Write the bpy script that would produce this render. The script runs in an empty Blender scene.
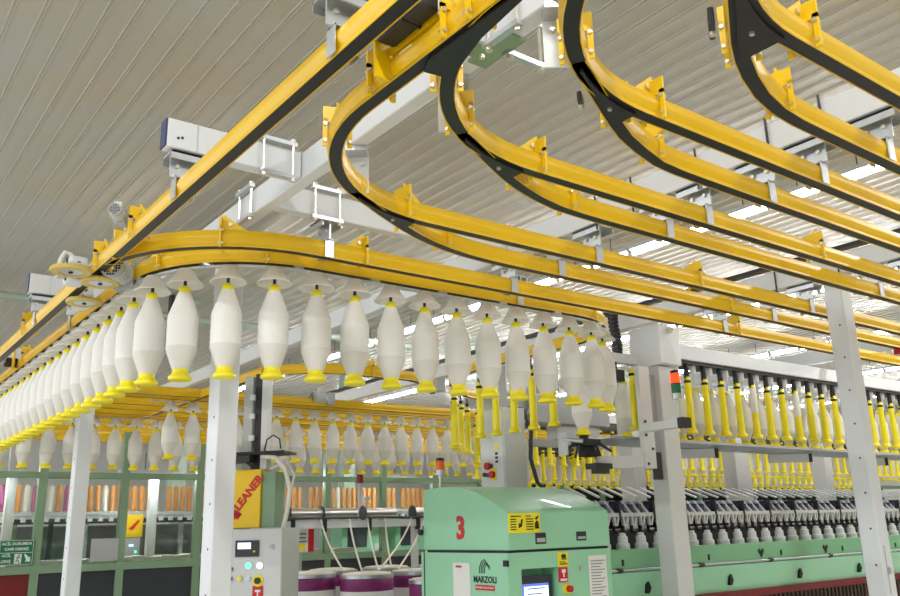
import bpy, math, random
from mathutils import Vector, Matrix
random.seed(7)
PI = math.pi
scene = bpy.context.scene
COL = scene.collection

# ------------------------------------------------------------------ materials
def lin(h):
    h = h.lstrip('#'); out = []
    for i in (0, 2, 4):
        c = int(h[i:i+2], 16) / 255
        out.append(c / 12.92 if c <= .04045 else ((c + .055) / 1.055) ** 2.4)
    return out

MATS = {}
def mat(name, col, rough=.5, metal=0., var=.06, scale=9., bump=0., emit=None, strength=0., coat=0., spec=.5):
    m = bpy.data.materials.new(name); m.use_nodes = True
    nt = m.node_tree; b = nt.nodes['Principled BSDF']
    rgb = lin(col)
    b.inputs['Roughness'].default_value = rough
    b.inputs['Metallic'].default_value = metal
    b.inputs['Coat Weight'].default_value = coat
    b.inputs['Specular IOR Level'].default_value = spec
    tc = nt.nodes.new('ShaderNodeTexCoord')
    nz = nt.nodes.new('ShaderNodeTexNoise'); nz.inputs['Scale'].default_value = scale
    nz.inputs['Detail'].default_value = 3
    nt.links.new(tc.outputs['Object'], nz.inputs['Vector'])
    mx = nt.nodes.new('ShaderNodeMix'); mx.data_type = 'RGBA'
    mx.inputs[6].default_value = [max(0, c * (1 - var)) for c in rgb] + [1]
    mx.inputs[7].default_value = [min(1, c * (1 + var)) for c in rgb] + [1]
    nt.links.new(nz.outputs['Fac'], mx.inputs[0])
    nt.links.new(mx.outputs[2], b.inputs['Base Color'])
    if bump:
        bp = nt.nodes.new('ShaderNodeBump'); bp.inputs['Strength'].default_value = bump
        bp.inputs['Distance'].default_value = .01
        nt.links.new(nz.outputs['Fac'], bp.inputs['Height'])
        nt.links.new(bp.outputs['Normal'], b.inputs['Normal'])
    if emit:
        b.inputs['Emission Color'].default_value = lin(emit) + [1]
        b.inputs['Emission Strength'].default_value = strength
    MATS[name] = m
    return m

YEL = mat('rail_yellow_paint', '#dcb202', .4, var=.015, scale=3)
YELP = mat('plate_yellow_paint', '#e8c002', .4, var=.03)
BLK = mat('black_plastic', '#141312', .45)
DRK = mat('dark_steel', '#3b3b3d', .4, .5)
GALV = mat('galvanised_steel', '#c3c8cc', .32, .75, var=.12, scale=40)
BOLT = mat('zinc_bolt', '#d9d6cc', .3, .8)
WHT = mat('white_paint_steel', '#d3d7da', .42, var=.03)
WHT2 = mat('light_grey_paint', '#c9cbca', .45, var=.03)
GRY = mat('mid_grey_paint', '#a9adac', .5, var=.04)
ROV = mat('cotton_roving', '#e6e5e0', .85, var=.025, scale=60, bump=.08, spec=.2)
ROVB = mat('cotton_roving_tail', '#d9d7d0', .85, var=.03, scale=60, bump=.08, spec=.2)
CUP = mat('lemon_plastic', '#efe011', .35, var=.03)
HOOD = mat('translucent_white_plastic', '#f3f1ec', .35, var=.02)
def _translucent(m, f):
    nt = m.node_tree; b = nt.nodes['Principled BSDF']; o = nt.nodes['Material Output']
    tr = nt.nodes.new('ShaderNodeBsdfTranslucent'); tr.inputs[0].default_value = (.92, .91, .88, 1)
    mx = nt.nodes.new('ShaderNodeMixShader'); mx.inputs[0].default_value = f
    nt.links.new(b.outputs[0], mx.inputs[1]); nt.links.new(tr.outputs[0], mx.inputs[2]); nt.links.new(mx.outputs[0], o.inputs[0])
_translucent(HOOD, .5)
GRN = mat('mint_green_paint', '#93cfa9', .38, var=.03, coat=.15)
GRN2 = mat('mint_green_cover', '#79b087', .42, var=.04)
OLV = mat('sage_green_frame', '#7d9a7c', .5, var=.05)
RED = mat('red_paint', '#c3141c', .45)
DRED = mat('dark_red_paint', '#6e0f14', .5)
ORG = mat('orange_tube', '#c08038', .5, var=.1)
PNK = mat('magenta_tube', '#a8507e', .5, var=.1)
CRM = mat('cream_tube', '#ddd6cc', .6, var=.05)
PURP = mat('purple_band', '#7a1d63', .45)
NAVY = mat('charcoal_panel', '#2b3036', .5)
CHR = mat('polished_roller', '#c9c9c7', .32, .9)
SIGN = mat('warning_yellow', '#f1e21c', .45, var=.02)
SGRN = mat('exit_sign_green', '#12704c', .5, var=.02)
PAPER = mat('paper_white', '#e4e4e2', .7, var=.03)
PRINT = mat('printed_grey', '#8d9094', .7)
LCD = mat('lit_lcd', '#dfe8ff', .3, emit='#cfe0ff', strength=1.1)
LCDB = mat('lit_screen_blue', '#5a6fd0', .3, emit='#4a63d8', strength=.8)
LGRN = mat('lit_green_lamp', '#30c080', .3, emit='#50ffb0', strength=2.5)
LWHT = mat('lit_white_lamp', '#ffffff', .3, emit='#ffffff', strength=3)
LRED = mat('lit_red_lamp', '#ff2010', .3, emit='#ff2a08', strength=3.5)
AMB = mat('amber_lens', '#e0641a', .25)
RLENS = mat('red_lens', '#8c1414', .25)
GLENS = mat('green_lens', '#146b42', .25)
BLUE = mat('navy_blue_plastic', '#2a3560', .4)
CBL = mat('white_cable', '#dcdad2', .5)
SLV = mat('cotton_sliver', '#e6e2d6', .9, spec=.2)
TUBE = mat('fluorescent_tube', '#ffffff', .4, emit='#fdfcff', strength=62.)
FIX = mat('lamp_housing', '#c7c9ca', .4)
GREYCOL = mat('green_grey_column', '#a9bcae', .5)
FLOOR = mat('floor_epoxy', '#c8c5be', .4, var=.06, scale=2)
WALLM = mat('far_wall_panel', '#dcdcd6', .7, var=.04, scale=3)

def ceil_mat():
    m = bpy.data.materials.new('ceiling_sheet_metal'); m.use_nodes = True
    nt = m.node_tree; b = nt.nodes['Principled BSDF']
    b.inputs['Metallic'].default_value = .12
    tc = nt.nodes.new('ShaderNodeTexCoord')
    n1 = nt.nodes.new('ShaderNodeTexNoise'); n1.inputs['Scale'].default_value = .9
    n1.inputs['Detail'].default_value = 4
    n2 = nt.nodes.new('ShaderNodeTexNoise'); n2.inputs['Scale'].default_value = 30
    nt.links.new(tc.outputs['Object'], n1.inputs['Vector'])
    nt.links.new(tc.outputs['Object'], n2.inputs['Vector'])
    cr = nt.nodes.new('ShaderNodeValToRGB')
    cr.color_ramp.elements[0].position = .36; cr.color_ramp.elements[0].color = lin('#bdbeba') + [1]
    cr.color_ramp.elements[1].position = .68; cr.color_ramp.elements[1].color = lin('#c0baa6') + [1]
    nt.links.new(n1.outputs['Fac'], cr.inputs[0])
    nt.links.new(cr.outputs[0], b.inputs['Base Color'])
    mr = nt.nodes.new('ShaderNodeMapRange')
    mr.inputs[3].default_value = .3; mr.inputs[4].default_value = .48
    nt.links.new(n2.outputs['Fac'], mr.inputs[0]); nt.links.new(mr.outputs[0], b.inputs['Roughness'])
    return m
CEIL = ceil_mat()
SEAM = mat('ceiling_rib', '#c9c4ba', .35, .15, var=.05)

def glass_mat():
    m = bpy.data.materials.new('window_glass'); m.use_nodes = True
    nt = m.node_tree; nt.nodes.clear()
    o = nt.nodes.new('ShaderNodeOutputMaterial'); mx = nt.nodes.new('ShaderNodeMixShader')
    t = nt.nodes.new('ShaderNodeBsdfTransparent'); t.inputs[0].default_value = (.93, .97, .95, 1)
    g = nt.nodes.new('ShaderNodeBsdfGlossy'); g.inputs['Roughness'].default_value = .04
    f = nt.nodes.new('ShaderNodeFresnel'); f.inputs[0].default_value = 1.5
    nt.links.new(f.outputs[0], mx.inputs[0]); nt.links.new(t.outputs[0], mx.inputs[1])
    nt.links.new(g.outputs[0], mx.inputs[2]); nt.links.new(mx.outputs[0], o.inputs[0])
    return m
GLASS = glass_mat()

# ------------------------------------------------------------------ mesh builder
class MB:
    def __init__(s): s.v = []; s.f = []; s.mi = []; s.cur = 0; s.mats = []
    def use(s, m):
        if m not in s.mats: s.mats.append(m)
        s.cur = s.mats.index(m); return s
    def add(s, vs, fs, M=None):
        n = len(s.v)
        for p in vs:
            p = Vector(p)
            if M is not None: p = M @ p
            s.v.append(p)
        for f in fs: s.f.append([i + n for i in f]); s.mi.append(s.cur)
        return s
    def box(s, x0, x1, y0, y1, z0, z1, M=None):
        vs = [(x, y, z) for z in (z0, z1) for y in (y0, y1) for x in (x0, x1)]
        return s.add(vs, [(0, 2, 3, 1), (4, 5, 7, 6), (0, 1, 5, 4), (2, 6, 7, 3), (0, 4, 6, 2), (1, 3, 7, 5)], M)
    def cbox(s, c, d, M=None):
        return s.box(c[0]-d[0]/2, c[0]+d[0]/2, c[1]-d[1]/2, c[1]+d[1]/2, c[2]-d[2]/2, c[2]+d[2]/2, M)
    def cyl(s, p0, p1, r, r1=None, n=12):
        p0 = Vector(p0); p1 = Vector(p1); r1 = r if r1 is None else r1
        d = (p1 - p0).normalized()
        a = d.orthogonal().normalized(); b = d.cross(a)
        vs = []
        for p, rr in ((p0, r), (p1, r1)):
            for i in range(n):
                t = 2 * PI * i / n
                vs.append(p + a * (rr * math.cos(t)) + b * (rr * math.sin(t)))
        fs = [(i, (i+1) % n, n + (i+1) % n, n + i) for i in range(n)]
        fs += [tuple(reversed(range(n))), tuple(range(n, 2*n))]
        return s.add(vs, fs)
    def lathe(s, prof, n=16, c=(0, 0, 0), cap=True, M=None):
        vs = []; fs = []
        for r, z in prof:
            for i in range(n):
                t = 2 * PI * i / n
                vs.append((c[0] + r * math.cos(t), c[1] + r * math.sin(t), c[2] + z))
        for k in range(len(prof) - 1):
            for i in range(n):
                j = (i + 1) % n
                fs.append((k*n+i, k*n+j, (k+1)*n+j, (k+1)*n+i))
        if cap:
            fs.append(tuple(reversed(range(n)))); fs.append(tuple(range((len(prof)-1)*n, len(prof)*n)))
        return s.add(vs, fs, M)
    def prism(s, poly, d, M=None):
        """polygon of 3-D points extruded by vector d"""
        n = len(poly); d = Vector(d)
        vs = [Vector(p) for p in poly] + [Vector(p) + d for p in poly]
        fs = [tuple(reversed(range(n))), tuple(range(n, 2*n))]
        fs += [(i, (i+1) % n, n + (i+1) % n, n + i) for i in range(n)]
        return s.add(vs, fs, M)
    def sweep(s, path, sec, z, closed_sec=True):
        """section (u right of travel, v up) along a horizontal path"""
        m = len(sec); n = len(path); vs = []; fs = []
        for i, p in enumerate(path):
            p = Vector(p[:2])
            t0 = (p - Vector(path[i-1][:2])).normalized() if i else None
            t1 = (Vector(path[i+1][:2]) - p).normalized() if i < n-1 else None
            t = (t0 + t1).normalized() if t0 is not None and t1 is not None else (t0 if t1 is None else t1)
            k = 1.0
            if t0 is not None and t1 is not None: k = 1 / max(.5, t.dot(t1))
            nr = Vector((t.y, -t.x)) * k
            for u, v in sec: vs.append((p.x + nr.x*u, p.y + nr.y*u, z + v))
        for i in range(n - 1):
            for j in range(m if closed_sec else m - 1):
                q = (j + 1) % m
                fs.append((i*m+j, i*m+q, (i+1)*m+q, (i+1)*m+j))
        if closed_sec:
            fs.append(tuple(range(m))); fs.append(tuple(reversed(range((n-1)*m, n*m))))
        return s.add(vs, fs)
    def tube(s, pts, r, n=8):
        pts = [Vector(p) for p in pts]; vs = []; fs = []
        up = None
        for i, p in enumerate(pts):
            t = (pts[min(i+1, len(pts)-1)] - pts[max(i-1, 0)]).normalized()
            if up is None: up = t.orthogonal().normalized()
            a = (up - t * up.dot(t)).normalized(); up = a; b = t.cross(a)
            for k in range(n):
                th = 2*PI*k/n
                vs.append(p + a*(r*math.cos(th)) + b*(r*math.sin(th)))
        for i in range(len(pts)-1):
            for k in range(n):
                q = (k+1) % n
                fs.append((i*n+k, i*n+q, (i+1)*n+q, (i+1)*n+k))
        fs.append(tuple(reversed(range(n)))); fs.append(tuple(range((len(pts)-1)*n, len(pts)*n)))
        return s.add(vs, fs)
    def mesh(s, name, m=None, smooth=True):
        me = bpy.data.meshes.new(name)
        me.from_pydata([tuple(v) for v in s.v], [], s.f)
        for mm in (s.mats or [m]): me.materials.append(mm)
        if s.mats: me.polygons.foreach_set('material_index', s.mi)
        import bmesh
        bm = bmesh.new(); bm.from_mesh(me); bmesh.ops.recalc_face_normals(bm, faces=bm.faces[:]); bm.to_mesh(me); bm.free()
        if smooth:
            me.polygons.foreach_set('use_smooth', [True]*len(me.polygons))
            me.set_sharp_from_angle(angle=math.radians(32))
        me.update()
        return me
    def build(s, name, m=None, parent=None, bevel=0, label=None, smooth=True):
        """world-coordinate geometry; when parented it stays where it is"""
        me = s.mesh(name, m, smooth)
        o = bpy.data.objects.new(name, me); COL.objects.link(o)
        if parent is not None:
            o.parent = parent
            w = Vector((0, 0, 0)); q = parent
            M = Matrix.Identity(4)
            while q is not None: M = Matrix.Translation(q.location) @ M; q = q.parent
            me.transform(M.inverted())
        if bevel:
            bv = o.modifiers.new('bevel', 'BEVEL'); bv.width = bevel; bv.segments = 2; bv.limit_method = 'ANGLE'
        if label: o['label'] = label
        return o

def local(name, mb, m, parent, loc=(0, 0, 0), label=None):
    """part whose mesh is already in its thing's own coordinates"""
    o = bpy.data.objects.new(name, mb if isinstance(mb, bpy.types.Mesh) else mb.mesh(name, m))
    COL.objects.link(o); o.parent = parent; o.location = loc
    if label: o['label'] = label
    return o

def tag(o, label, cat, group=None):
    o['label'] = label; o['category'] = cat
    if group: o['group'] = group
    return o
def thing(name, label, cat, loc=(0, 0, 0), group=None):
    o = bpy.data.objects.new(name, None); COL.objects.link(o); o.location = loc
    o.empty_display_size = .05
    return tag(o, label, cat, group)
def struct(o): o['kind'] = 'structure'; return o
def dup(root, loc, rz=0, label=None, group=None):
    r = root.copy(); COL.objects.link(r); r.location = loc; r.rotation_euler = (0, 0, rz)
    if label: r['label'] = label
    if group: r['group'] = group
    for ch in list(root.children):
        c = ch.copy(); COL.objects.link(c); c.parent = r
        for g in ch.children:
            d = g.copy(); COL.objects.link(d); d.parent = c
    return r

_O = 'zeroth first second third fourth fifth sixth seventh eighth ninth tenth eleventh twelfth thirteenth fourteenth fifteenth sixteenth seventeenth eighteenth nineteenth'.split()
_T = {2: 'twent', 3: 'thirt', 4: 'fort', 5: 'fift', 6: 'sixt', 7: 'sevent', 8: 'eight', 9: 'ninet'}
def nth(n):
    if n < 20: return _O[n]
    if n >= 100: return 'hundredth' if n == 100 else 'hundred-and-' + nth(n - 100)
    t, u = divmod(n, 10)
    return _T[t] + ('ieth' if u == 0 else 'y-' + _O[u])

def text(body, size, m, parent, org, xd, nd, name='lettering', depth=.001, align='CENTER', bold=0.):
    cu = bpy.data.curves.new(name, 'FONT'); cu.body = body; cu.size = size
    cu.align_x = align; cu.align_y = 'CENTER'; cu.extrude = depth; cu.offset = bold; cu.resolution_u = 2
    t = bpy.data.objects.new(name, cu); COL.objects.link(t)
    dg = bpy.context.evaluated_depsgraph_get(); dg.update()
    me = bpy.data.meshes.new_from_object(t.evaluated_get(dg))
    bpy.data.objects.remove(t); bpy.data.curves.remove(cu)
    x = Vector(xd).normalized(); n = Vector(nd).normalized(); y = n.cross(x)
    M = Matrix(((x.x, y.x, n.x, org[0]), (x.y, y.y, n.y, org[1]), (x.z, y.z, n.z, org[2]), (0, 0, 0, 1)))
    me.transform(M); me.materials.clear(); me.materials.append(m)
    o = bpy.data.objects.new(name, me); COL.objects.link(o)
    if parent is not None:
        o.parent = parent; q = parent; T = Matrix.Identity(4)
        while q is not None: T = Matrix.Translation(q.location) @ T; q = q.parent
        me.transform(T.inverted())
    return o

def arc(c, r, a0, a1, n=18):
    return [(c[0] + r*math.cos(math.radians(a0 + (a1-a0)*i/n)), c[1] + r*math.sin(math.radians(a0 + (a1-a0)*i/n))) for i in range(n+1)]
def plen(p): return sum((Vector(p[i+1][:2]) - Vector(p[i][:2])).length for i in range(len(p)-1))
def along(p, d):
    for i in range(len(p)-1):
        a = Vector(p[i][:2]); b = Vector(p[i+1][:2]); L = (b-a).length
        if d <= L or i == len(p)-2:
            t = (b-a).normalized(); q = a + t*d
            return q, math.atan2(t.y, t.x)
        d -= L

# ------------------------------------------------------------------ camera
CAM = Vector((0, 0, 1.7)); F = 844.37
pit, rol, yaw = math.radians(15.2587), math.radians(-1.5333), math.radians(52.667)
fw = Vector((math.cos(pit)*math.cos(yaw), math.cos(pit)*math.sin(yaw), math.sin(pit)))
rt = Vector((math.sin(yaw), -math.cos(yaw), 0)); up = rt.cross(fw)
r2 = rt*math.cos(rol) + up*math.sin(rol); u2 = up*math.cos(rol) - rt*math.sin(rol)
cd = bpy.data.cameras.new('camera'); cam = bpy.data.objects.new('camera', cd); COL.objects.link(cam)
cd.sensor_width = 36; cd.lens = F / 900 * 36; cd.clip_start = .05; cd.clip_end = 200
cam.matrix_world = Matrix(((r2.x, u2.x, -fw.x, 0), (r2.y, u2.y, -fw.y, 0), (r2.z, u2.z, -fw.z, 1.7), (0, 0, 0, 1)))
scene.camera = cam

# ------------------------------------------------------------------ hall
ZC = 5.3
struct(MB().box(-5, 34, -5, 30, -.1, 0).build('floor', FLOOR, smooth=False))
c = struct(MB().box(-5, 34, -5, 30, ZC, ZC+.1).build('ceiling', CEIL, smooth=False))
rb = MB(); x = 1.096 - .1805*33
while x < 34:
    for dx in (-.012, .012):
        rb.prism([(x+dx-.005, -5, ZC), (x+dx-.003, -5, ZC-.009), (x+dx+.003, -5, ZC-.009), (x+dx+.005, -5, ZC)], (0, 35, 0))
    x += .1805
o = rb.build('ceiling_ribs', SEAM, c, smooth=False)
struct(MB().box(-5, 34, 30, 30.2, 0, ZC).build('wall_far', WALLM, smooth=False))
struct(MB().box(-5, 34, -5.2, -5, 0, ZC).build('wall_near', mat('near_wall_panel', '#b4b4ae', .7, var=.04, scale=3), smooth=False))
struct(MB().box(34, 34.2, -5, 30, 0, ZC).build('wall_right', WALLM, smooth=False))

# green steel roof posts and the pipe that runs between them
for i, (px, py) in enumerate(((1.62, 12.9), (4.55, 12.9), (7.5, 12.9), (10.6, 12.9))):
    t = thing('roof_column', 'pale green steel roof column behind the partition, %s from the left' % nth(i+1), 'column', (px, py, 0), 'pale green roof columns')
    MB().box(px-.11, px+.11, py-.1, py+.1, 0, ZC).build('shaft', GREYCOL, t, .01)
    MB().box(px-.16, px+.16, py-.15, py+.15, ZC-.04, ZC).build('cap_plate', GREYCOL, t)
t = thing('roof_pipe', 'long pale pipe crossing below the ceiling at the back of the hall', 'pipe', (1, 12.68, 5.0))
MB().cyl((-1, 12.66, 4.97), (30, 12.66, 4.97), .055, n=14).build('pipe', GREYCOL, t)
for i in range(8): MB().box(1+i*3.2, 1.05+i*3.2, 12.59, 12.73, 4.9, ZC).build('pipe_hanger', DRK, t)

# fluorescent lamps
lp = thing('fluorescent_lamp', 'x', 'lamp', (0, 0, 5.0))
local('housing', MB().box(-.085, .085, -.31, .31, .03, .08), FIX, lp)
local('lamp_tube', MB().cyl((0, -.29, 0), (0, .29, 0), .026, n=10), TUBE, lp)
for s in (-1, 1):
    local('end_socket', MB().box(-.03, .03, s*.30-.012, s*.30+.012, -.03, .05), FIX, lp)
local('hanging_rod', MB().cyl((0, 0, .08), (0, 0, .3), .006, n=6), DRK, lp)
first = True
ROWN = ['nearest', 'second', 'third', 'fourth', 'farthest']
for ri, (lx, y0, n) in enumerate(((8.03, 3.74, 25), (11.85, 3.4, 27), (15.7, 5.4, 24), (19.9, 7.1, 18), (24.0, 9.1, 14))):
    for k in range(n):
        lab = 'white fluorescent tube lamp in the %s ceiling row, %s from the right' % (ROWN[ri], nth(k+1))
        g = 'fluorescent lamps under the ceiling'
        if first: lp.location = (lx, y0, 5.0); lp['label'] = lab; lp['group'] = g; first = False
        else: dup(lp, (lx, y0 + .66*k, 5.0), 0, lab, g)
for k in range(3):
    dup(lp, (3.55, 8.3 + .66*k, 5.0), 0, 'white fluorescent lamp above the left end of the white beam, %s from the near end' % nth(k+1), 'fluorescent lamps under the ceiling')

# ------------------------------------------------------------------ white support grid
def beam(name, label, x0, x1, y0, y1, z0=3.06, z1=3.175, ends=True):
    t = thing(name, label, 'beam', ((x0+x1)/2, (y0+y1)/2, z0))
    MB().box(x0, x1, y0, y1, z0, z1).build('box_section', WHT, t, .006)
    return t
PB = beam('support_beam', 'long white box beam running away above the near column on the left', 1.432, 1.49, -.5, 11)
QB = beam('support_beam', 'white box beam carrying the straight rails nearer the camera, with threaded rods', 2.80, 2.855, -.5, 11, 3.06, 3.18)
RB = beam('support_beam', 'white box beam over the right-hand column, black cable tray on top', 4.62, 4.68, -.5, 11)
MB().box(4.615, 4.675, -.5, 11, 3.2, 3.222).build('cable_tray', BLK, RB, label='black cable tray')
SB = beam('support_beam', 'farthest white box beam across the rails at the right edge', 7.2, 7.26, 0, 11)
xb = []
for Y, lab in ((1.66, 'white cross beam at the top of the picture above the black actuator'), (2.83, 'white cross beam with a dark open end over the long straight rail'),
               (5.12, 'white cross beam with a dark open end at the far left by the gear motors'), (7.3, 'small white cross beam low at the left edge above the bobbin row')):
    b = beam('cross_beam', lab, .89 if Y > 2 else .3, 1.43, Y, Y+.06, 3.06, 3.175)
    if Y > 2:
        MB().box(.884, .8895, Y+.002, Y+.058, 3.064, 3.171).build('end_cap', BLUE, b, label='dark blue end rim')
        MB().box(1.0, 1.004, Y-.002, Y-.0001, 3.06, 3.175).build('weld_seam', GALV, b)
    xb.append(b)
for x in (.93, .945): MB().cyl((x, 2.829, 3.10 + (x-.93)*.3), (x, 2.826, 3.10 + (x-.93)*.3), .005, n=8).build('bolt', DRK, xb[1])
b = beam('cross_beam', 'white cross beam above the double curved rails, butting the long beam', 1.492, 2.798, 3.16, 3.22)

# rod clamps where beams meet
def clamp_mesh(axis):
    m = MB()
    for z in (-.066, .066):
        m.box(-.075, .075, -.012, .012, z-.008, z+.008)
    for x in (-.062, .062): m.cyl((x, 0, -.085), (x, 0, .085), .006, n=8)
    for x in (-.062, .062):
        for z in (-.08, .08): m.cyl((x, 0, z-.006), (x, 0, z+.006), .011, n=6)
    return m
cl_specs = [(1.32, 2.815, 0, 'zinc rod clamp on the open-ended cross beam beside the bulging rail curve'),
            (1.415, 3.35, 1, 'zinc rod clamp on the side of the long white beam above the curved rails'),
            (1.72, 3.145, 0, 'zinc rod clamp on the cross beam just above the double rails'),
            (1.415, 1.58, 1, 'zinc rod clamp at the beam junction near the top, behind the black switch'),
            (1.56, 1.645, 0, 'zinc rod clamp over the green joint plate at the top')]
for x, y, a, lab in cl_specs:
    t = thing('rod_clamp', lab, 'clamp', (x, y, 3.117)); t.rotation_euler.z = PI/2*a
    for z in (-.07, .07): local('clamp_bar', MB().box(-.078, .078, -.012, .012, z-.008, z+.008), GALV, t)
    for x2 in (-.062, .062):
        rd = local('threaded_rod', MB().cyl((x2, -.004, -.092), (x2, -.004, .092), .006, n=8), BOLT, t)
        for z in (-.084, .084): local('nut', MB().cyl((x2, -.004, z-.006), (x2, -.004, z+.006), .012, n=6), BOLT, rd)
t = thing('joint_plate', 'sage green joint plate under the white beams near the top', 'plate', (1.46, 1.72, 3.05))
MB().box(1.43, 1.50, 1.57, 1.755, 3.05, 3.058).build('plate', OLV, t)
MB().box(1.385, 1.43, 1.655, 1.725, 3.05, 3.058).build('plate_arm', OLV, t)

# ------------------------------------------------------------------ yellow conveyor rails
ZR = 2.885
SEC = [(-.0235, 0), (-.0205, 0), (-.0205, .045), (.0205, .045), (.0205, 0), (.0235, 0), (.024, .008), (.0215, .013),
       (.030, .036), (.0305, .044), (.026, .066), (.017, .076), (-.017, .076), (-.026, .066), (-.0305, .044), (-.030, .036), (-.0215, .013), (-.024, .008)]
LIN = [(-.020, .002), (.020, .002), (.020, .044), (-.020, .044)]
def bracket(parent, p, ang, fin=1, hgt=.075):
    """yellow joint plate hugging the rail with a gusset fin and its bolts"""
    M = Matrix.Translation((p[0], p[1], ZR)) @ Matrix.Rotation(ang, 4, 'Z')
    m = MB()
    for sx in (-.006,):
        m.box(sx-.004, sx+.004, -.047, -.032, -.006, .09, M); m.box(sx-.004, sx+.004, .032, .047, -.006, .09, M)
        m.box(sx-.004, sx+.004, -.047, .047, .077, .09 + hgt*.55, M)
    m.prism([(-.002, -.004, .077), (-.002, -.004, .077 + hgt), (fin*.10, -.004, .077)], (0, .008, 0), M)
    br = m.build('joint_plate', YELP, parent)
    for yy in (-.040, .040):
        for zz in (.012, .07):
            MB().cyl(M @ Vector((-.016, yy, zz)), M @ Vector((.008, yy, zz)), .006, n=8).build('bolt', BOLT, br)
    MB().cyl(M @ Vector((fin*.03, -.012, .105)), M @ Vector((fin*.03, .012, .105)), .009, n=8).build('bolt', BOLT, br)
def rail(label, path, brs=(), name='conveyor_rail'):
    t = thing(name, label, 'rail', (path[0][0], path[0][1], ZR))
    MB().sweep(path, SEC, ZR).build('rail_body', YEL, t)
    MB().sweep(path, LIN, ZR).build('track_liner', BLK, t, label='black running track inside the rail')
    for b in brs:
        p, a = along(path, b[0]); bracket(t, p, a, *(b[1:]))
    return t
XE = 16.
# straight outer rail on the left
P1 = [(.975, -.6), (.975, 13)]
R1 = rail('long straight yellow rail crossing from top centre to the left edge', P1, [(3.98, -1), (4.5, -1), (6.05, 1)])
P2 = [(.975+.04, 3.75)] + arc((1.68, 3.92), .71, 188, 270, 22)[1:] + [(XE, 3.21)]
R2 = rail('yellow rail of the upper outer curve above the near bobbins, running right', P2, [(.12, 1), (.62, 1), (1.28, -1), (4.15, 1)])
P3 = [(1.165, 13), (1.165, 3.99)] + arc((1.765, 3.99), .6, 180, 270, 20)[1:] + [(3.5, 3.39)] + arc((3.5, 3.99), .6, 270, 360, 16)[1:] + [(4.1, 4.9), (4.13, 5.2), (4.22, 5.47), (4.38, 5.75), (4.62, 6.0), (4.9, 6.2), (5.3, 6.36), (5.8, 6.42), (14, 6.42)]
R3 = rail('yellow rail of the lower inner curve carrying the near bobbins', P3, [(6.55, 1), (9.25, -1), (9.75, -1), (11.85, 1), (12.45, 1)])
P4 = [(1.165, -.6), (1.165, 1.9)] + arc((1.87, 1.9), .705, 180, 90, 18)[1:] + [(XE, 2.605)]
R4 = rail('yellow rail that bulges left by the white beam then runs right', P4, [(1.98, 1), (2.08, 1), (2.43, -1), (2.78, -1), (3.5, 1), (5.35, 1)])
P5 = [(1.47, 2.478), (1.66, 2.595), (1.83, 2.69), (1.93, 2.74), (2.03, 2.78), (2.15, 2.815), (2.27, 2.838), (2.4, 2.85), (2.55, 2.855), (XE, 2.855)]
R5 = rail('yellow branch rail leaving below the bulging rail at the black wedge', P5, [(.42, 1), (.72, 1), (2.85, 1)])
def branch(yc, yt):
    return [(1.168, yc-.05)] + arc((1.872, yc), .703, 180, 90, 18)[1:] + [(XE, yt)]
P6 = branch(1.285, 1.988); P6[0] = (1.168, 1.2)
R6 = rail('yellow rail looping down from the black switch at top centre', P6, [(.52, -1), (.78, -1), (1.24, -1), (3.03, 1)])
P7 = [(1.50, 1.885), (1.62, 1.945), (1.77, 2.025), (1.86, 2.072), (1.95, 2.11), (2.07, 2.15), (2.2, 2.178), (2.32, 2.187), (2.45, 2.19), (XE, 2.19)]
R7 = rail('yellow branch rail under the looping rail, passing above the grey upright at right', P7, [(.48, 1), (.82, 1)])
P8 = branch(.78, 1.483)
R8 = rail('yellow rail curving from the top edge left of the double-plated curve', P8, [(.75, -1), (1.22, -1)])
P9 = [(1.50, 1.38), (1.62, 1.44), (1.77, 1.52), (1.86, 1.567), (1.95, 1.61), (2.07, 1.65), (2.2, 1.685), (2.32, 1.695), (2.45, 1.697), (XE, 1.697)]
R9 = rail('yellow branch rail with two triangular plates in the middle right', P9, [(.40, 1), (.72, 1)])
P10 = branch(.29, .993)
R10 = rail('topmost yellow rail crossing the upper right corner', P10, [(1.24, -1)])
P11 = [(1.50, .89), (1.62, .97), (1.77, 1.068), (1.86, 1.118), (1.95, 1.158), (2.07, 1.2), (2.2, 1.228), (2.32, 1.238), (2.45, 1.24), (XE, 1.24)]
R11 = rail('yellow branch rail below the topmost rail at upper right', P11, [(.36, 1), (.44, 1), (.80, 1)])

# black switch plates bridging each fork
def wedge(label, pts, parent=None):
    t = thing('switch_plate', label, 'switch', (pts[0][0], pts[0][1], ZR-.012))
    MB().prism([(x, y, ZR-.008) for x, y in pts], (0, 0, .045)).build('plate', BLK, t)
    m = MB()
    bx_ = sum(p[0] for p in pts)/len(pts)+.06; by_ = sum(p[1] for p in pts)/len(pts)+.03
    m.cyl((bx_, by_, ZR-.015), (bx_, by_, ZR-.006), .007, n=10)
    m.build('bolt', BOLT, t)
    return t
wedge('black triangular switch plate at top centre where the looping rail leaves', [(1.16, 1.15), (1.155, 1.58), (1.18, 1.635), (1.265, 1.625), (1.235, 1.53), (1.205, 1.42), (1.185, 1.25)])
def fork(lab, br, cx, yc, r):
    def yb(x):
        for a, b in zip(br, br[1:]):
            if a[0] <= x <= b[0]: return a[1] + (b[1]-a[1])*(x-a[0])/(b[0]-a[0])
        return br[0][1]
    xs = [br[0][0] + .03 + .045*i for i in range(8)]
    main = [(x, yc + math.sqrt(max(0, r*r - min(0, x-cx)**2))) for x in xs]
    wedge(lab, [(x, y - .004) for x, y in main] + [(x, max(yb(x), yc + math.sqrt(max(0, r*r - min(0, x-cx)**2))) + .006) for x in reversed(xs)])
fork('black wedge plate in the fork of the rail bulging left', P5, 1.87, 1.9, .705)
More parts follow.
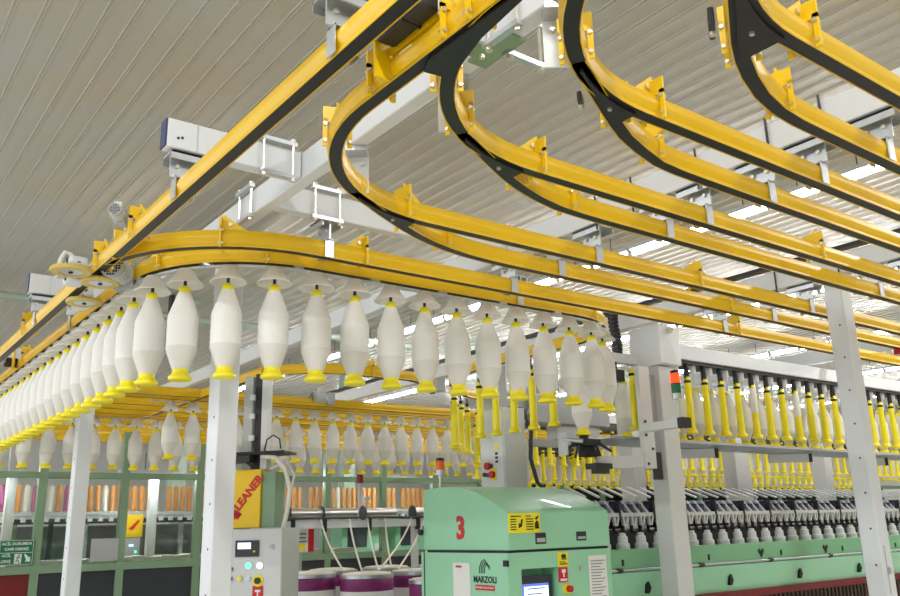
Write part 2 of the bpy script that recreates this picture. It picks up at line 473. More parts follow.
fork('black wedge plate in the fork of the looping rail', P7, 1.872, 1.285, .703)
fork('black wedge plate in the fork left of the middle right plates', P9, 1.872, .78, .703)
fork('black wedge plate in the fork under the topmost rail', P11, 1.872, .29, .703)

# actuator on top of the spine rail
t = thing('switch_actuator', 'black switch actuator with white cables on top of the rail at top centre', 'actuator', (1.12, 1.78, 2.96))
MB().box(1.075, 1.135, 1.50, 1.71, 2.968, 3.02).build('motor_body', DRK, t, .008)
MB().box(1.073, 1.137, 1.58, 1.59, 2.966, 3.023).build('band', BLK, t)
MB().box(1.088, 1.137, 1.735, 1.741, 2.885, 3.04).build('end_plate', YELP, t)
MB().box(1.137, 1.15, 1.52, 1.735, 2.962, 2.985).build('mounting_rail', YELP, t)
MB().tube([(1.13, 1.735, 2.995), (1.125, 1.68, 3.035), (1.13, 1.58, 3.035), (1.15, 1.53, 3.0), (1.16, 1.50, 2.965)], .005).build('cable', CBL, t)
MB().tube([(1.15, 1.58, 2.965), (1.14, 1.54, 3.02), (1.14, 1.47, 3.045), (1.13, 1.42, 3.02)], .005).build('cable', CBL, t)
t = MB().box(1.1370, 1.1379, 1.63, 1.69, 2.925, 2.945).build('rating_label', PAPER); tag(t, 'small white label stuck on the rail beside the black switch', 'label')
t = MB().box(1.1370, 1.1379, .72, .76, 2.925, 2.945).build('rating_label', PAPER); tag(t, 'tiny white label on the rail curving from the top edge at right', 'label')
t = thing('limit_switch', 'dark limit switch beside the rail fork at upper right', 'switch', (1.69, 1.09, 2.9))
MB().box(1.682, 1.698, 1.05, 1.13, 2.895, 2.945, Matrix.Translation((1.69, 1.09, 0)) @ Matrix.Rotation(math.radians(-55), 4, 'Z') @ Matrix.Translation((-1.69, -1.09, 0))).build('body', DRK, t, .004); MB().cyl((1.69, 1.09, 2.9), (1.69, 1.09, 2.885), .008).build('plunger', BOLT, t)
t = thing('limit_switch', 'small dark limit switch under the fork left of the middle right plates', 'switch', (1.69, 1.553, 2.9))
MB().box(1.683, 1.697, 1.525, 1.58, 2.895, 2.93, Matrix.Translation((1.69, 1.553, 0)) @ Matrix.Rotation(math.radians(-55), 4, 'Z') @ Matrix.Translation((-1.69, -1.553, 0))).build('body', DRK, t, .004); MB().cyl((1.69, 1.553, 2.9), (1.69, 1.553, 2.885), .007).build('plunger', BOLT, t)

# galvanised hangers between beams and rails
def hanger(x, y, axis, label, group=None, chan=.17, plate=True):
    t = thing('rail_hanger', label, 'bracket', (x, y, 2.96), group)
    M = Matrix.Translation((x, y, 0)) @ Matrix.Rotation(axis, 4, 'Z')      # local X = along rail
    m = MB(); m.box(-.05, .05, -chan/2, chan/2, 3.044, 3.052, M); m.box(-.05, -.044, -chan/2, chan/2, 3.02, 3.052, M); m.box(.044, .05, -chan/2, chan/2, 3.02, 3.052, M)
    m.build('channel', GALV, t)
    m = MB(); m.box(-.012, -.004, -.055, .055, 2.962, 3.044, M); m.build('web_plate', GALV, t)
    m = MB()
    m.box(-.022, .022, -.037, -.033, 2.882, 2.97, M); m.box(-.022, .022, .033, .037, 2.882, 2.97, M); m.box(-.022, .022, -.037, .037, 2.9615, 2.966, M)
    m.build('strap', GALV, t)
    for yy in (-.03, .03):
        MB().cyl(M @ Vector((-.022, yy, 3.005)), M @ Vector((0, yy, 3.005)), .008, n=8).build('bolt', BOLT, t)
    return t
RY = [(1.24, 'branch rail below the topmost rail'), (1.483, 'rail curving from the top edge'), (1.697, 'branch rail with two triangular plates'), (1.988, 'looping rail'),
      (2.19, 'branch rail under the looping rail'), (2.605, 'rail that bulges left'), (2.855, 'branch rail below the bulging rail'), (3.21, 'upper outer curved rail')]
for bx, bn in ((2.85, 'nearer white beam'), (4.67, 'right-column beam'), (7.25, 'farthest beam')):
    for y, rn in RY:
        hanger(bx, y, 0, 'hanger joining the %s to the %s' % (rn, bn), 'rail hangers')
for k, y in enumerate((1.06, 1.4, 1.62, 1.95, 2.3, 2.52)):
    t = MB().cyl((2.79, y, 3.02), (2.79, y, ZC if False else 3.2), .005, n=6).build('threaded_rod', DRK)
    tag(t, 'thin dark threaded rod against the nearer white beam, %s from the right' % nth(k+1), 'rod', 'threaded rods on the white beam')
for k, y in enumerate((2.35, 2.75, 3.05)):
    t = MB().cyl((4.61, y, 3.02), (4.61, y, 3.2), .005, n=6).build('threaded_rod', DRK)
    tag(t, 'thin dark threaded rod against the white beam over the right column, %s from the right' % nth(k+1), 'rod', 'threaded rods on the white beam')
for y, lab in ((1.71, 'galvanised hanger on the long straight rail at the top edge'), (2.88, 'galvanised hanger on the long straight rail under the open-ended cross beam'), (5.17, 'galvanised hanger on the long straight rail at the far left')):
    hanger(.975, y, PI/2, lab, 'rail hangers', .13)
hanger(1.165, 5.17, PI/2, 'galvanised hanger on the near bobbin rail behind the gear motors', 'rail hangers', .12)
hanger(1.75, 3.21, 0, 'galvanised hanger on the upper outer rail under the clamped cross beam', 'rail hangers', .12)
hanger(3.05, 3.39, 0, 'small galvanised hanger on the inner bobbin rail near its right bend', 'rail hangers', .08)
# bright plates hanging from the long beam at each curve
for x, y, a, lab in ((1.462, 2.475, -37, 'bright zinc hanger plate behind the rail that bulges left'), (1.462, 1.87, -37, 'bright zinc hanger plate behind the looping rail'),
                     (1.475, 1.40, -37, 'bright zinc hanger plate behind the rail curving from the top edge')):
    t = thing('hanger_plate', lab, 'bracket', (x, y, 2.96), 'zinc hanger plates on the curves')
    M = Matrix.Translation((x, y, 0)) @ Matrix.Rotation(math.radians(a), 4, 'Z')
    MB().box(-.05, .05, .036, .042, 2.898, 3.04, M).build('plate', WHT, t)
    MB().box(-.05, .05, -.03, .042, 3.04, 3.058, M).build('flange', GALV, t)
    for q in (-.025, .025):
        MB().cyl(M @ Vector((q, .036, 3.01)), M @ Vector((q, .022, 3.01)), .008, n=8).build('bolt', BOLT, t)
t = thing('guide_bracket', 'dark red bracket clipped on the rails at the right edge', 'bracket', (6.3, 2.73, 2.88))
MB().box(6.29, 6.305, 2.58, 2.89, 2.845, 2.884).build('plate', RED, t); MB().box(6.26, 6.33, 2.70, 2.76, 2.78, 2.86).build('clip', DRED, t)

# gear motors at the left junction
def gearmotor(loc, rz, label, name='gear_motor', white=True):
    t = thing(name, label, 'motor', loc); t.rotation_euler.z = rz
    m = MB(); m.cyl((-.10, 0, .04), (.02, 0, .04), .05, n=18)
    for k in range(6): m.cyl((-.09+k*.017, 0, .04), (-.083+k*.017, 0, .04), .056, n=18)
    local('motor_body', m, WHT2, t)
    m = MB(); m.cyl((-.13, 0, .04), (-.10, 0, .04), .053, n=18); cow = local('fan_cowl', m, GRY, t)
    m = MB()
    for i in range(-3, 4):
        for j in range(-3, 4):
            if i*i + j*j < 11: m.cbox((-.131, i*.013, .04+j*.013), (.003, .008, .008))
    local('grille_holes', m, BLK, cow)
    local('gearbox', MB().box(.02, .10, -.045, .045, -.03, .09), GRY, t)
    local('terminal_box', MB().box(-.06, 0, -.03, .03, .09, .135), WHT2, t)
    return t
gearmotor((1.09, 4.0, 2.87), math.radians(52), 'grey gear motor with round fan grille between the two left rails')
g_ = gearmotor((.90, 3.42, 2.965), math.radians(60), 'dark gear motor beside the straight rail above the junction'); g_.scale = (.5, .5, .5)
mat_w = mat('drive_wheel_rubber', '#c9b25a', .5)
def drive_wheel(t, x, y, z):
    w_ = MB().lathe([(.055, 0), (.085, 0), (.09, .008), (.085, .018), (.055, .018), (.055, 0)], 28, (x, y, z), cap=False).build('drive_wheel', mat_w, t, label='flat yellow drive wheel')
    MB().lathe([(.012, .002), (.054, .002), (.054, .014), (.012, .014)], 24, (x, y, z)).build('hub', GALV, w_)
    MB().cyl((x, y, z-.004), (x, y, z+.04), .010).build('axle', DRK, w_)
for x, y, lab, wh in ((.915, 4.15, 'white drive housing with two yellow wheels left of the rail junction', ((.84, 3.90), (1.0, 4.02))), (1.06, 4.60, 'white drive housing with one yellow wheel between the left rails', ((1.03, 4.42),))):
    t = thing('drive_unit', lab, 'drive unit', (x, y, 2.87))
    MB().box(x-.04, x+.045, y-.05, y+.07, 2.87, 3.00).build('shell', WHT, t, .015)
    MB().box(x-.046, x-.041, y-.01, y+.0, 2.88, 2.99).build('slot', BLK, t)
    MB().cyl((x, y-.051, 2.96), (x, y-.056, 2.96), .01).build('screw', DRK, t)
    MB().tube([(x-.02, y, 3.0), (x-.03, y, 3.015), (x-.055, y, 3.02), (x-.07, y, 2.985), (x-.078, y, 2.92)], .011).build('hose', CBL, t)
    for wx, wy in wh:
        drive_wheel(t, wx, wy, 2.85)
        MB().box(min(wx, x)-.01, max(wx, x)+.01, min(wy, y)-.01, max(wy, y)+.01, 2.888, 2.90).build('wheel_carrier', GALV, t)
t = thing('sensor', 'black sensor eye on a yellow plate at the left edge rail', 'sensor', (1.08, 6.7, 2.9))
MB().cyl((1.06, 6.7, 2.94), (1.14, 6.7, 2.94), .035, n=16).build('eye', BLK, t); MB().box(1.10, 1.112, 6.62, 6.68, 2.88, 3.04).build('plate', YELP, t)

# ------------------------------------------------------------------ roving bobbins, tubes, hangers
def flat(mb_fn):
    m = MB(); mb_fn(m); return m
CUPP = [(.020, 0), (.047, 0), (.051, .006), (.050, .015), (.039, .026), (.0345, .038), (.0365, .052)]
ROVP = [(.033, .040), (.0362, .050), (.0655, .130), (.0672, .138), (.0675, .285), (.0655, .295), (.029, .398)]
NECKP = [(.026, .394), (.0275, .404), (.0265, .418), (.020, .428), (.012, .432)]
me_cup = MB().lathe(CUPP, 20).mesh('bottom_cup', CUP)
me_rov = MB().lathe(ROVP, 48).mesh('roving', ROV); me_rov.set_sharp_from_angle(angle=math.radians(11))
me_tail = MB().lathe([(.0368, .050), (.0662, .130), (.0679, .139), (.0680, .147), (.066, .150)], 48, cap=False).mesh('tail_layer', ROVB)
me_neck = MB().lathe(NECKP, 18).mesh('neck_cap', CUP)
def bobbin(x, y, z, label, group, rz=0):
    t = thing('roving_bobbin', label, 'bobbin', (x, y, z), group); t.rotation_euler.z = rz
    local('bottom_cup', me_cup, None, t); r = local('roving', me_rov, None, t); local('tail_layer', me_tail, None, r, label='slightly darker lower layer')
    local('neck_cap', me_neck, None, t)
    return t
me_hood = MB().lathe([(.010, .084), (.032, .084), (.036, .078), (.056, .040), (.083, .010), (.081, .007), (.053, .034), (.033, .070), (.010, .070)], 28, cap=False).mesh('hood', HOOD)
me_pin = MB().cyl((0, 0, 0), (0, 0, .085), .0075, n=10).mesh('pin', DRK)
def hook(x, y, z, label, group):
    t = thing('bobbin_hanger', label, 'hanger', (x, y, z), group)
    local('hood', me_hood, None, t); local('pin', me_pin, None, t)
    return t
TUBP = [(.032, 0), (.044, 0), (.045, .010), (.041, .022), (.030, .034), (.0275, .05), (.0245, .34), (.0255, .344), (.0255, .418), (.018, .43)]
me_tube = MB().lathe(TUBP, 16).mesh('tube', CUP)
me_band = MB().lathe([(.0256, .382), (.0262, .383), (.0262, .402), (.0256, .403)], 16, cap=False).mesh('dark_band', BLK)
me_rest = MB().lathe([(.0245, .20), (.029, .22), (.030, .36), (.026, .40)], 16).mesh('roving_remnant', ROV)
def tube(x, y, z, label, group, band=True, rest=False):
    t = thing('empty_tube', label, 'tube', (x, y, z), group)
    local('tube_body', me_tube, None, t)
    if band: local('dark_band', me_band, None, t)
    if rest: local('roving_remnant', me_rest, None, t)
    return t

# near train along the inner rail
s0 = 9.01 + .9425                                      # start of the straight piece along X
start = s0 + (2.01 - 1.765)
smin = 13 - 7.9; pitch = .2055
k0 = int((start - smin) / pitch); tot = plen(P3)
train = []
s = start - k0*pitch
while s < s0 + 1.735 + .9425 + 3.2:
    p, a = along(P3, s); train.append((p.x, p.y, a, s)); s += pitch
end_b = s0 + 1.735 + .55
bob = [q for q in train if q[3] < end_b]; emp = [q for q in train if q[3] >= end_b]
N = len(bob)
for i, (x, y, a, s) in enumerate(bob):
    n = N - i
    bobbin(x, y, 2.358, 'white roving bobbin on the near curved rail, %s counting from the gripper end' % nth(n), 'bobbins on the near curved rail', random.random()*6)
    hook(x, y, 2.785, 'white conical hood over the near rail\'s %s bobbin from the gripper end' % nth(n), 'hoods on the near curved rail')
for i, (x, y, a, s) in enumerate(emp):
    if x > 5.1 or y < 4.15 or 5.2 < y < 5.6: continue
    tube(x, y, 2.358, 'bright yellow empty tube beyond the gripper, %s on its rail' % nth(i+1), 'empty tubes past the gripper')
    t = thing('tube_hanger', 'small dark hanger pin above the %s yellow tube beyond the gripper' % nth(i+1), 'hanger', (x, y, 2.785), 'hanger pins past the gripper')
    local('pin', me_pin, None, t); local('collar', MB().cyl((0, 0, .015), (0, 0, .035), .016, n=10), BLK, t)
# trolley bar under the rail
sub = [along(P3, d)[0] for d in [smin + .08*i for i in range(int((end_b+2.6-smin)/.08))]]
t = thing('trolley_bar', 'thin light grey trolley bar under the near bobbin rail', 'bar', (1.165, 7.9, 2.87))
MB().sweep([(p.x, p.y) for p in sub], [(-.012, -.008), (.012, -.008), (.012, .002), (-.012, .002)], 2.873).build('bar', WHT2, t)
m = MB()
for i in range(1, len(bob), 2):
    q = along(P3, train[i][3] - pitch/2)[0]; m.cbox((q.x, q.y, 2.8775), (.05, .05, .012))
m.build('trolleys', GALV, t)

# far rails and the parked trains below them
def far_rail(y, x0, label, x1=14, bumps=()):
    t = thing('conveyor_rail', label, 'rail', (x0, y, ZR))
    MB().sweep([(x0, y), (x1, y)], SEC, ZR).build('rail_body', YEL, t)
    MB().sweep([(x0, y), (x1, y)], LIN, ZR).build('track_liner', BLK, t)
    return t
for i, (y, x0) in enumerate(((7.35, 1.9), (7.55, 1.9), (8.0, 1.7), (8.35, 1.7), (8.7, 1.5), (8.9, 1.5), (9.4, 1.5), (9.75, 1.5), (10.2, 1.5), (10.9, 1.5), (11.4, 1.5))):
    far_rail(y, x0, 'yellow rail in the far bank beyond the near bobbins, %s from the front' % nth(i+1))
PF = [(2.78, 9.6), (2.78, 6.3)] + arc((3.38, 6.3), .6, 180, 270, 14)[1:] + [(3.9, 5.70), (4.25, 5.86), (4.5, 6.2)]
rail('yellow far curved rail seen between the hanging near bobbins', PF, [(3.5, 1), (4.4, 1)])
def far_train(y, x0, x1, pit, label, hlabel, group):
    k = 1; x = x0
    while x < x1:
        bobbin(x, y, 2.358, label % nth(k), group, random.random()*6)
        hook(x, y, 2.785, hlabel % nth(k), 'hoods of ' + group)
        x += pit; k += 1
far_train(7.6, 2.59, 7.0, .208, 'white roving bobbin in the front far row behind the columns, %s from its left end', 'white hood over the front far row\'s %s bobbin from the left', 'bobbins in the front far row')
far_train(8.93, 1.45, 7.4, .208, 'white roving bobbin in the rear far row by the green partition, %s from left', 'white hood over the rear far row\'s %s bobbin from the left', 'bobbins in the rear far row')
t = thing('trolley_bar', 'light grey trolley bar along the front far bobbin row', 'bar', (2.4, 7.6, 2.87)); MB().box(2.4, 7.2, 7.588, 7.612, 2.868, 2.88).build('bar', WHT2, t)
t = thing('trolley_bar', 'light grey trolley bar along the rear far bobbin row', 'bar', (1.4, 8.93, 2.87)); MB().box(1.4, 7.6, 8.918, 8.942, 2.868, 2.88).build('bar', WHT2, t)
gearmotor((4.0, 7.33, 2.93), 0, 'grey gear motor on the front far rail behind the near bobbins')
gearmotor((4.75, 6.5, 3.0), math.radians(-40), 'grey gear motor beside the far curved rail near picture centre')
tube(2.25, 9.1, 2.36, 'single yellow empty tube in the rear far row beside a green post', 'empty tubes in the far rows')

# ------------------------------------------------------------------ white upright columns
def column(x0, x1, y0, y1, z1, label, holes=True, m=WHT):
    t = thing('steel_column', label, 'column', ((x0+x1)/2, (y0+y1)/2, 0))
    MB().box(x0, x1, y0, y1, 0, z1).build('shaft', m, t, .006)
    MB().box(x0-.05, x1+.05, y0-.05, y1+.05, 0, .015).build('base_plate', m, t)
    if holes:
        h = MB(); z = .5
        while z < z1 - .15:
            h.cyl((x0-.001, y0+(y1-y0)*.35, z), (x0+.002, y0+(y1-y0)*.35, z), .006, n=8); z += .19
        h.build('bolt_holes', DRK, t)
    return t
column(1.448, 1.545, 3.63, 3.75, 3.06, 'white square column below the near bobbins, beside the cleaner cabinet')
column(1.435, 1.53, 6.0, 6.1, 3.06, 'white square column at the left rising into the near bobbin row')
t = column(4.70, 4.81, 2.40, 2.505, 3.06, 'white square column at the right edge in front of the creel')
m = MB(); m.cyl((4.75, 2.399, 1.42), (4.75, 2.392, 1.42), .018, n=6); m.build('anchor_bolt', GALV, t)
m = MB(); m.box(4.735, 4.742, 2.398, 2.4, 1.3, 1.55); m.build('slot', GRY, t)

# column with gear head and exchanger arms
t = thing('exchanger_column', 'white column with a boxy gear head and swing arms, right of centre', 'column', (4.75, 3.82, 0))
MB().box(4.67, 4.83, 3.75, 3.89, 0, 2.76).build('shaft', WHT2, t, .006)
MB().box(4.62, 4.88, 3.7, 3.94, 0, .015).build('base_plate', WHT2, t)
MB().prism([(4.665, 3.715, 2.77), (4.665, 3.99, 2.745), (4.665, 3.99, 3.05), (4.665, 3.715, 3.05)], (.225, 0, 0)).build('gear_head', WHT, t, .008)
m = MB(); m.box(4.75, 4.79, 3.68, 3.715, 3.0, 3.03); m.cyl((4.77, 3.68, 3.015), (4.77, 3.66, 3.015), .01); m.build('lifting_eye', BOLT, t)
MB().box(4.46, 4.57, 3.755, 3.795, 2.05, 2.74).build('slide_plate', WHT2, t, .004)
for z in (2.08, 2.18, 2.27, 2.36): MB().cyl((4.485 if z != 2.18 else 4.54, 3.755, z), (4.485 if z != 2.18 else 4.54, 3.750, z), .010, n=10).build('slide_bolt', BLK, t)
MB().box(4.57, 4.67, 3.80, 3.86, 2.05, 2.70).build('slide_rail', GRY, t)
MB().box(4.575, 4.64, 3.77, 3.80, 1.98, 2.16).build('slide_carriage', DRK, t)
MB().box(4.425, 4.50, 3.44, 3.755, 2.285, 2.34).build('upper_arm', WHT2, t, .004)
MB().box(4.42, 4.505, 3.395, 3.44, 2.28, 2.345).build('arm_end_block', BLK, t, label='black end block')
M = Matrix.Translation((4.47, 3.79, 2.095)) @ Matrix.Rotation(math.atan2(.15, -.27), 4, 'Z')
MB().box(0, .31, -.025, .025, -.04, .04, M).build('lower_arm', WHT2, t, .004)
MB().box(4.38, 4.665, 3.93, 3.98, 2.79, 2.86).build('side_arm', WHT2, t, .006)
# energy chain
t = thing('cable_chain', 'black cable chain standing left of the boxy gear head', 'cable chain', (4.5, 3.97, 2.86))
m = MB()
for k in range(13): m.cbox((4.50+.012*math.sin(k*.5), 3.97, 2.84 + k*.028), (.055, .05, .023))
m.build('links', BLK, t)
m = MB(); m.tube([(4.45, 3.95, 2.72), (4.44, 3.94, 2.80), (4.48, 3.95, 2.86)], .010); m.tube([(4.47, 3.96, 2.72), (4.46, 3.96, 2.79), (4.5, 3.96, 2.85)], .010); m.build('cables', BLK, t)
MB().box(4.43, 4.52, 3.93, 3.99, 2.66, 2.74).build('bracket', DRK, t)
# signal tower
def tower(x, y, z, label, lit, cols, pole=.13, r=.03, name='signal_tower'):
    t = thing(name, label, 'signal light', (x, y, z))
    MB().cyl((x, y, z), (x, y, z+pole), .009, n=8).build('pole', GALV, t)
    MB().cyl((x, y, z+pole), (x, y, z+pole+.035), r, n=18).build('base', GALV, t)
    zz = z+pole+.035
    for i, c in enumerate(cols):
        MB().cyl((x, y, zz), (x, y, zz+.062), r, n=20).build('lens', c, t); zz += .062
        MB().cyl((x, y, zz), (x, y, zz+.006), r*1.03, n=20).build('ring', BLK, t); zz += .006
    MB().lathe([(r, 0), (r*.9, .014), (.004, .016)], 18, (x, y, zz)).build('cap', BLK, t)
tower(4.46, 3.455, 2.34, 'signal tower with lit red lens over green, beside the gear-head column', True, (GLENS, LRED))

# gripper and the bobbin it holds
t = thing('bobbin_gripper', 'black gripper mechanism holding a bobbin left of the gear-head column', 'gripper', (4.12, 3.96, 2.1))
m = MB(); m.box(4.04, 4.20, 3.90, 4.02, 2.20, 2.245); m.box(4.07, 4.17, 3.93, 3.99, 2.13, 2.2); m.cyl((4.1, 3.96, 2.245), (4.1, 3.96, 2.268), .03)
m.build('gripper_body', BLK, t, .004)
m = MB(); m.box(4.1, 4.26, 3.87, 3.96, 2.05, 2.085); m.box(4.12, 4.24, 3.88, 3.93, 2.02, 2.05); m.build('mount', DRK, t)
for i, (a, b) in enumerate((((4.03, 3.96, 2.22), (3.97, 4.02, 2.17)), ((4.02, 3.93, 2.20), (3.98, 3.93, 2.12)), ((4.20, 3.92, 2.22), (4.24, 3.85, 2.16)), ((4.18, 4.0, 2.21), (4.23, 3.94, 2.12)), ((4.15, 3.90, 2.2), (4.14, 3.86, 2.13)))):
    MB().cyl(a, b, .012, .008, n=8).build('finger', DRK, t)
MB().box(3.96, 3.972, 3.98, 4.06, 2.14, 2.29).build('side_plate', WHT2, t)
m = MB(); m.cyl((4.03, 3.9, 2.225), (3.96, 4.01, 2.245), .015); m.build('cylinder', GALV, t)
m = MB(); m.box(4.16, 4.19, 4.0, 4.03, 2.2, 2.42); m.cyl((4.175, 4.015, 2.42), (4.175, 4.015, 2.5), .012); m.build('post', BLK, t)
bobbin(4.1, 3.96, 2.27, 'white roving bobbin lowered onto the black gripper', 'held bobbins')

# ------------------------------------------------------------------ creel above the spinning frame
t = thing('creel_beam', 'long white creel beam with black pendants over the spinning frame', 'beam', (10, 4.1, 2.88))
MB().box(4.86, 16, 3.93, 4.16, 2.885, 2.995).build('beam_body', WHT, t, .006)
MB().box(4.90, 16, 3.95, 4.14, 2.862, 2.885).build('black_rail', BLK, t)
m = MB()
for k in range(12): m.cbox((5.9 + k*.9, 4.02, 3.002), (.03, .03, .016))
m.build('top_clips', DRK, t)
t = thing('tray_rail', 'grey tray rail under the creel bobbins beside the gear-head column', 'tray', (9, 4.1, 2.26))
for k in range(6):
    x0 = 4.33 + k*1.95
    MB().box(x0, x0+1.93, 3.93, 4.36, 2.262, 2.275).build('tray_panel', GALV, t)
MB().box(4.33, 15.6, 3.925, 3.93, 2.258, 2.277).build('front_lip', GRY, t)
for k in range(4):
    x0 = 5.75 + k*1.35
    M = Matrix.Translation((x0, 4.15, 2.215)) @ Matrix.Rotation(math.radians(-35), 4, 'Z')
    a = MB().box(-.35, .0, -.02, .02, -.03, .04, M).build('support_arm', WHT2, t); MB().box(0, .03, -.022, .022, -.032, .042, M).build('end_cap', BLK, a, label='black end cap')
def creel_tube_holder(x, y, label):
    t = thing('tube_holder', label, 'holder', (x, y, 2.76), 'black tube holders on the creel')
    local('stem', me_hs, None, t); local('prongs', me_hp, None, t)
me_hs = MB().cyl((0, 0, .01), (0, 0, .102), .021, n=12).mesh('stem', BLK)
_m = MB()
for sx in (-.02, .02): _m.box(sx-.005, sx+.005, -.008, .008, -.02, .05)
me_hp = _m.mesh('prongs', BLK)
me_bc = MB().lathe([(.017, .0), (.024, .012), (.024, .055), (.020, .066), (.010, .07)], 14).mesh('cap', WHT)
me_bp = MB().cyl((0, 0, -.10), (0, 0, .004), .013, n=10).mesh('pin', GALV)
def creel_bobbin_holder(x, y, z, label):
    t = thing('bobbin_holder', label, 'holder', (x, y, z), 'white capped bobbin holders on the creel')
    local('cap', me_bc, None, t); local('pin', me_bp, None, t)
for k in range(-3, 48):
    x = 5.28 + .2085*k; n = k + 4
    if 4.66 < x < 4.9: continue
    rest = k in (4, 7, 21, 33)
    tube(x, 3.98, 2.335, 'yellow empty tube on the near creel, %s from the left' % nth(n), 'empty tubes on the near creel', not rest, rest)
    if x > 4.9: creel_tube_holder(x, 3.98, 'black holder above the near creel\'s %s yellow tube' % nth(n))
    xb_ = x + .104
    bobbin(xb_, 4.16, 2.292, 'white roving bobbin behind the yellow tubes of the near creel, %s from the left' % nth(n), 'bobbins on the near creel', random.random()*6)
    if xb_ > 4.9: creel_bobbin_holder(xb_, 4.0, 2.80, 'white capped holder over the near creel\'s %s bobbin' % nth(n))

# second exchanger with control box
t = thing('control_box', 'light grey control box with red and black buttons above the green machine', 'control box', (4.3, 5.0, 1.661))
MB().box(4.2, 4.42, 4.88, 5.17, 1.661, 2.585).build('cabinet', WHT2, t, .008)
MB().box(4.195, 4.2, 4.895, 5.155, 1.7, 2.565).build('door', WHT, t)
m = MB()
MB().cyl((4.195, 5.07, 2.15), (4.17, 5.07, 2.15), .028, n=16).build('emergency_button', RED, t, label='red emergency button'); MB().cyl((4.195, 5.035, 2.15), (4.175, 5.035, 2.15), .018, n=12).build('push_button', DRED, t)
MB().box(4.192, 4.196, 4.98, 5.05, 2.04, 2.13).build('switch_plate', SIGN, t)
MB().cyl((4.192, 5.015, 2.085), (4.165, 5.015, 2.085), .026, n=16).build('main_switch', RED, t, label='red rotary switch on yellow plate')
for y, c in ((5.12, BLK), (5.12, BLK), (5.075, BLUE)): pass
MB().cyl((4.195, 5.115, 2.09), (4.18, 5.115, 2.09), .016, n=12).build('push_button', BLK, t); MB().cyl((4.195, 5.075, 2.085), (4.18, 5.075, 2.085), .016, n=12).build('push_button', BLUE, t)
m = MB(); m.prism([(4.1945, 5.0, 2.27), (4.1945, 4.94, 2.27), (4.1945, 4.97, 2.33)], (-.002, 0, 0)); m.build('warning_triangle', SIGN, t)
m = MB()
for z in (2.17, 2.2, 2.23): m.box(4.192, 4.195, 4.955, 4.985, z, z+.018)
m.build('pictogram', DRK, t)
m = MB(); m.tube([(4.43, 4.9, 2.58), (4.46, 4.86, 2.4), (4.44, 4.86, 2.2), (4.50, 4.86, 2.02), (4.56, 4.86, 1.98)], .016); m.build('hose', DRK, t)
t = thing('exchanger_unit', 'grey upright with a horizontal box and printed emblem behind the yellow tubes', 'machine', (4.45, 5.1, 2.586))
MB().box(4.23, 4.37, 5.02, 5.16, 2.586, 3.02).build('upright', GRY, t, .006)
MB().box(4.37, 4.63, 5.04, 5.14, 2.62, 2.68).build('arm_bracket', GRY, t)
MB().box(4.62, 5.5, 4.985, 5.21, 2.50, 2.73).build('arm_box', GRY, t, .012)
MB().box(4.612, 4.62, 4.985, 5.21, 2.505, 2.725).build('end_face', WHT2, t)
m = MB(); m.box(4.608, 4.612, 5.06, 5.075, 2.59, 2.70); m.build('emblem_mark', BLUE, t, label='dark blue arrow emblem')
m = MB()
for k in range(5): m.box(4.608, 4.612, 5.025+k*.027, 5.043+k*.027, 2.535, 2.57)
m.build('emblem_letters', BLK, t)
MB().box(4.9, 5.4, 5.02, 5.15, 2.38, 2.50).build('lower_box', WHT2, t, .008)
MB().box(4.5, 5.3, 4.9, 4.95, 2.30, 2.36).build('guide_arm', GRY, t, .004)
MB().tube([(4.63, 4.98, 2.53), (4.55, 4.95, 2.47), (4.45, 4.95, 2.48)], .013).build('cable', DRK, t)

# ------------------------------------------------------------------ mint green machine (drive end of the spinning frame)
t = thing('machine_headstock', 'mint green machine with red numeral three and a screen, bottom centre', 'machine', (3.83, 4.4, 0))
prof = [(3.95, 1.565), (4.82, 1.565), (4.82, 1.955), (4.62, 1.965), (4.45, 1.96), (4.35, 1.945), (4.27, 1.925), (4.2, 1.90), (4.12, 1.868), (4.05, 1.836), (3.99, 1.808), (3.957, 1.79), (3.95, 1.78)]
MB().prism([(3.40, y, z) for y, z in prof], (.87, 0, 0)).build('hood', GRN, t, .006)
m = MB(); m.box(3.415, 4.26, 3.965, 4.80, 1.548, 1.566); m.build('joint_gap', BLK, t)
bd = MB()
bd.box(3.385, 3.49, 3.95, 4.83, .12, 1.55); bd.box(3.79, 4.265, 3.95, 4.83, .12, 1.55); bd.box(3.49, 3.79, 3.95, 4.83, 1.455, 1.55); bd.box(3.49, 3.79, 4.10, 4.83, .12, 1.455); bd.box(3.49, 3.79, 3.95, 4.10, .12, 1.1)
bd.build('lower_body', GRN, t)
MB().box(3.40, 4.25, 3.97, 4.8, 0, .12).build('plinth', DRK, t)
m = MB(); m.box(3.383, 3.386, 4.79, 4.80, .2, 1.55); m.build('door_line', BLK, t)
m = MB(); m.box(3.379, 3.392, 3.945, 3.985, 1.475, 1.51); m.build('door_latch', BLK, t)
for i, x in enumerate((3.615, 3.965)):
    mm = MB(); mm.box(x, x+.085, 3.946, 3.951, 1.595 if i == 0 else 1.605, 1.66); mm.build('recessed_handle', DRK, t)
    mm = MB(); mm.box(x+.008, x+.077, 3.944, 3.947, 1.605 if i == 0 else 1.615, 1.63); mm.build('handle_plate', GRY, t)
m = MB(); m.box(3.492, 3.765, 3.985, 4.0, 1.15, 1.412)
sc = m.build('screen_bezel', NAVY, t, label='dark screen bezel')
m = MB(); m.box(3.50, 3.73, 3.981, 3.986, 1.15, 1.365); m.build('screen_display', LCD, sc, label='lit white display')
m = MB(); m.box(3.50, 3.53, 3.979, 3.982, 1.15, 1.365); m.box(3.53, 3.73, 3.979, 3.982, 1.352, 1.365); m.build('screen_menu', LCDB, sc, label='lit blue menu')
m = MB()
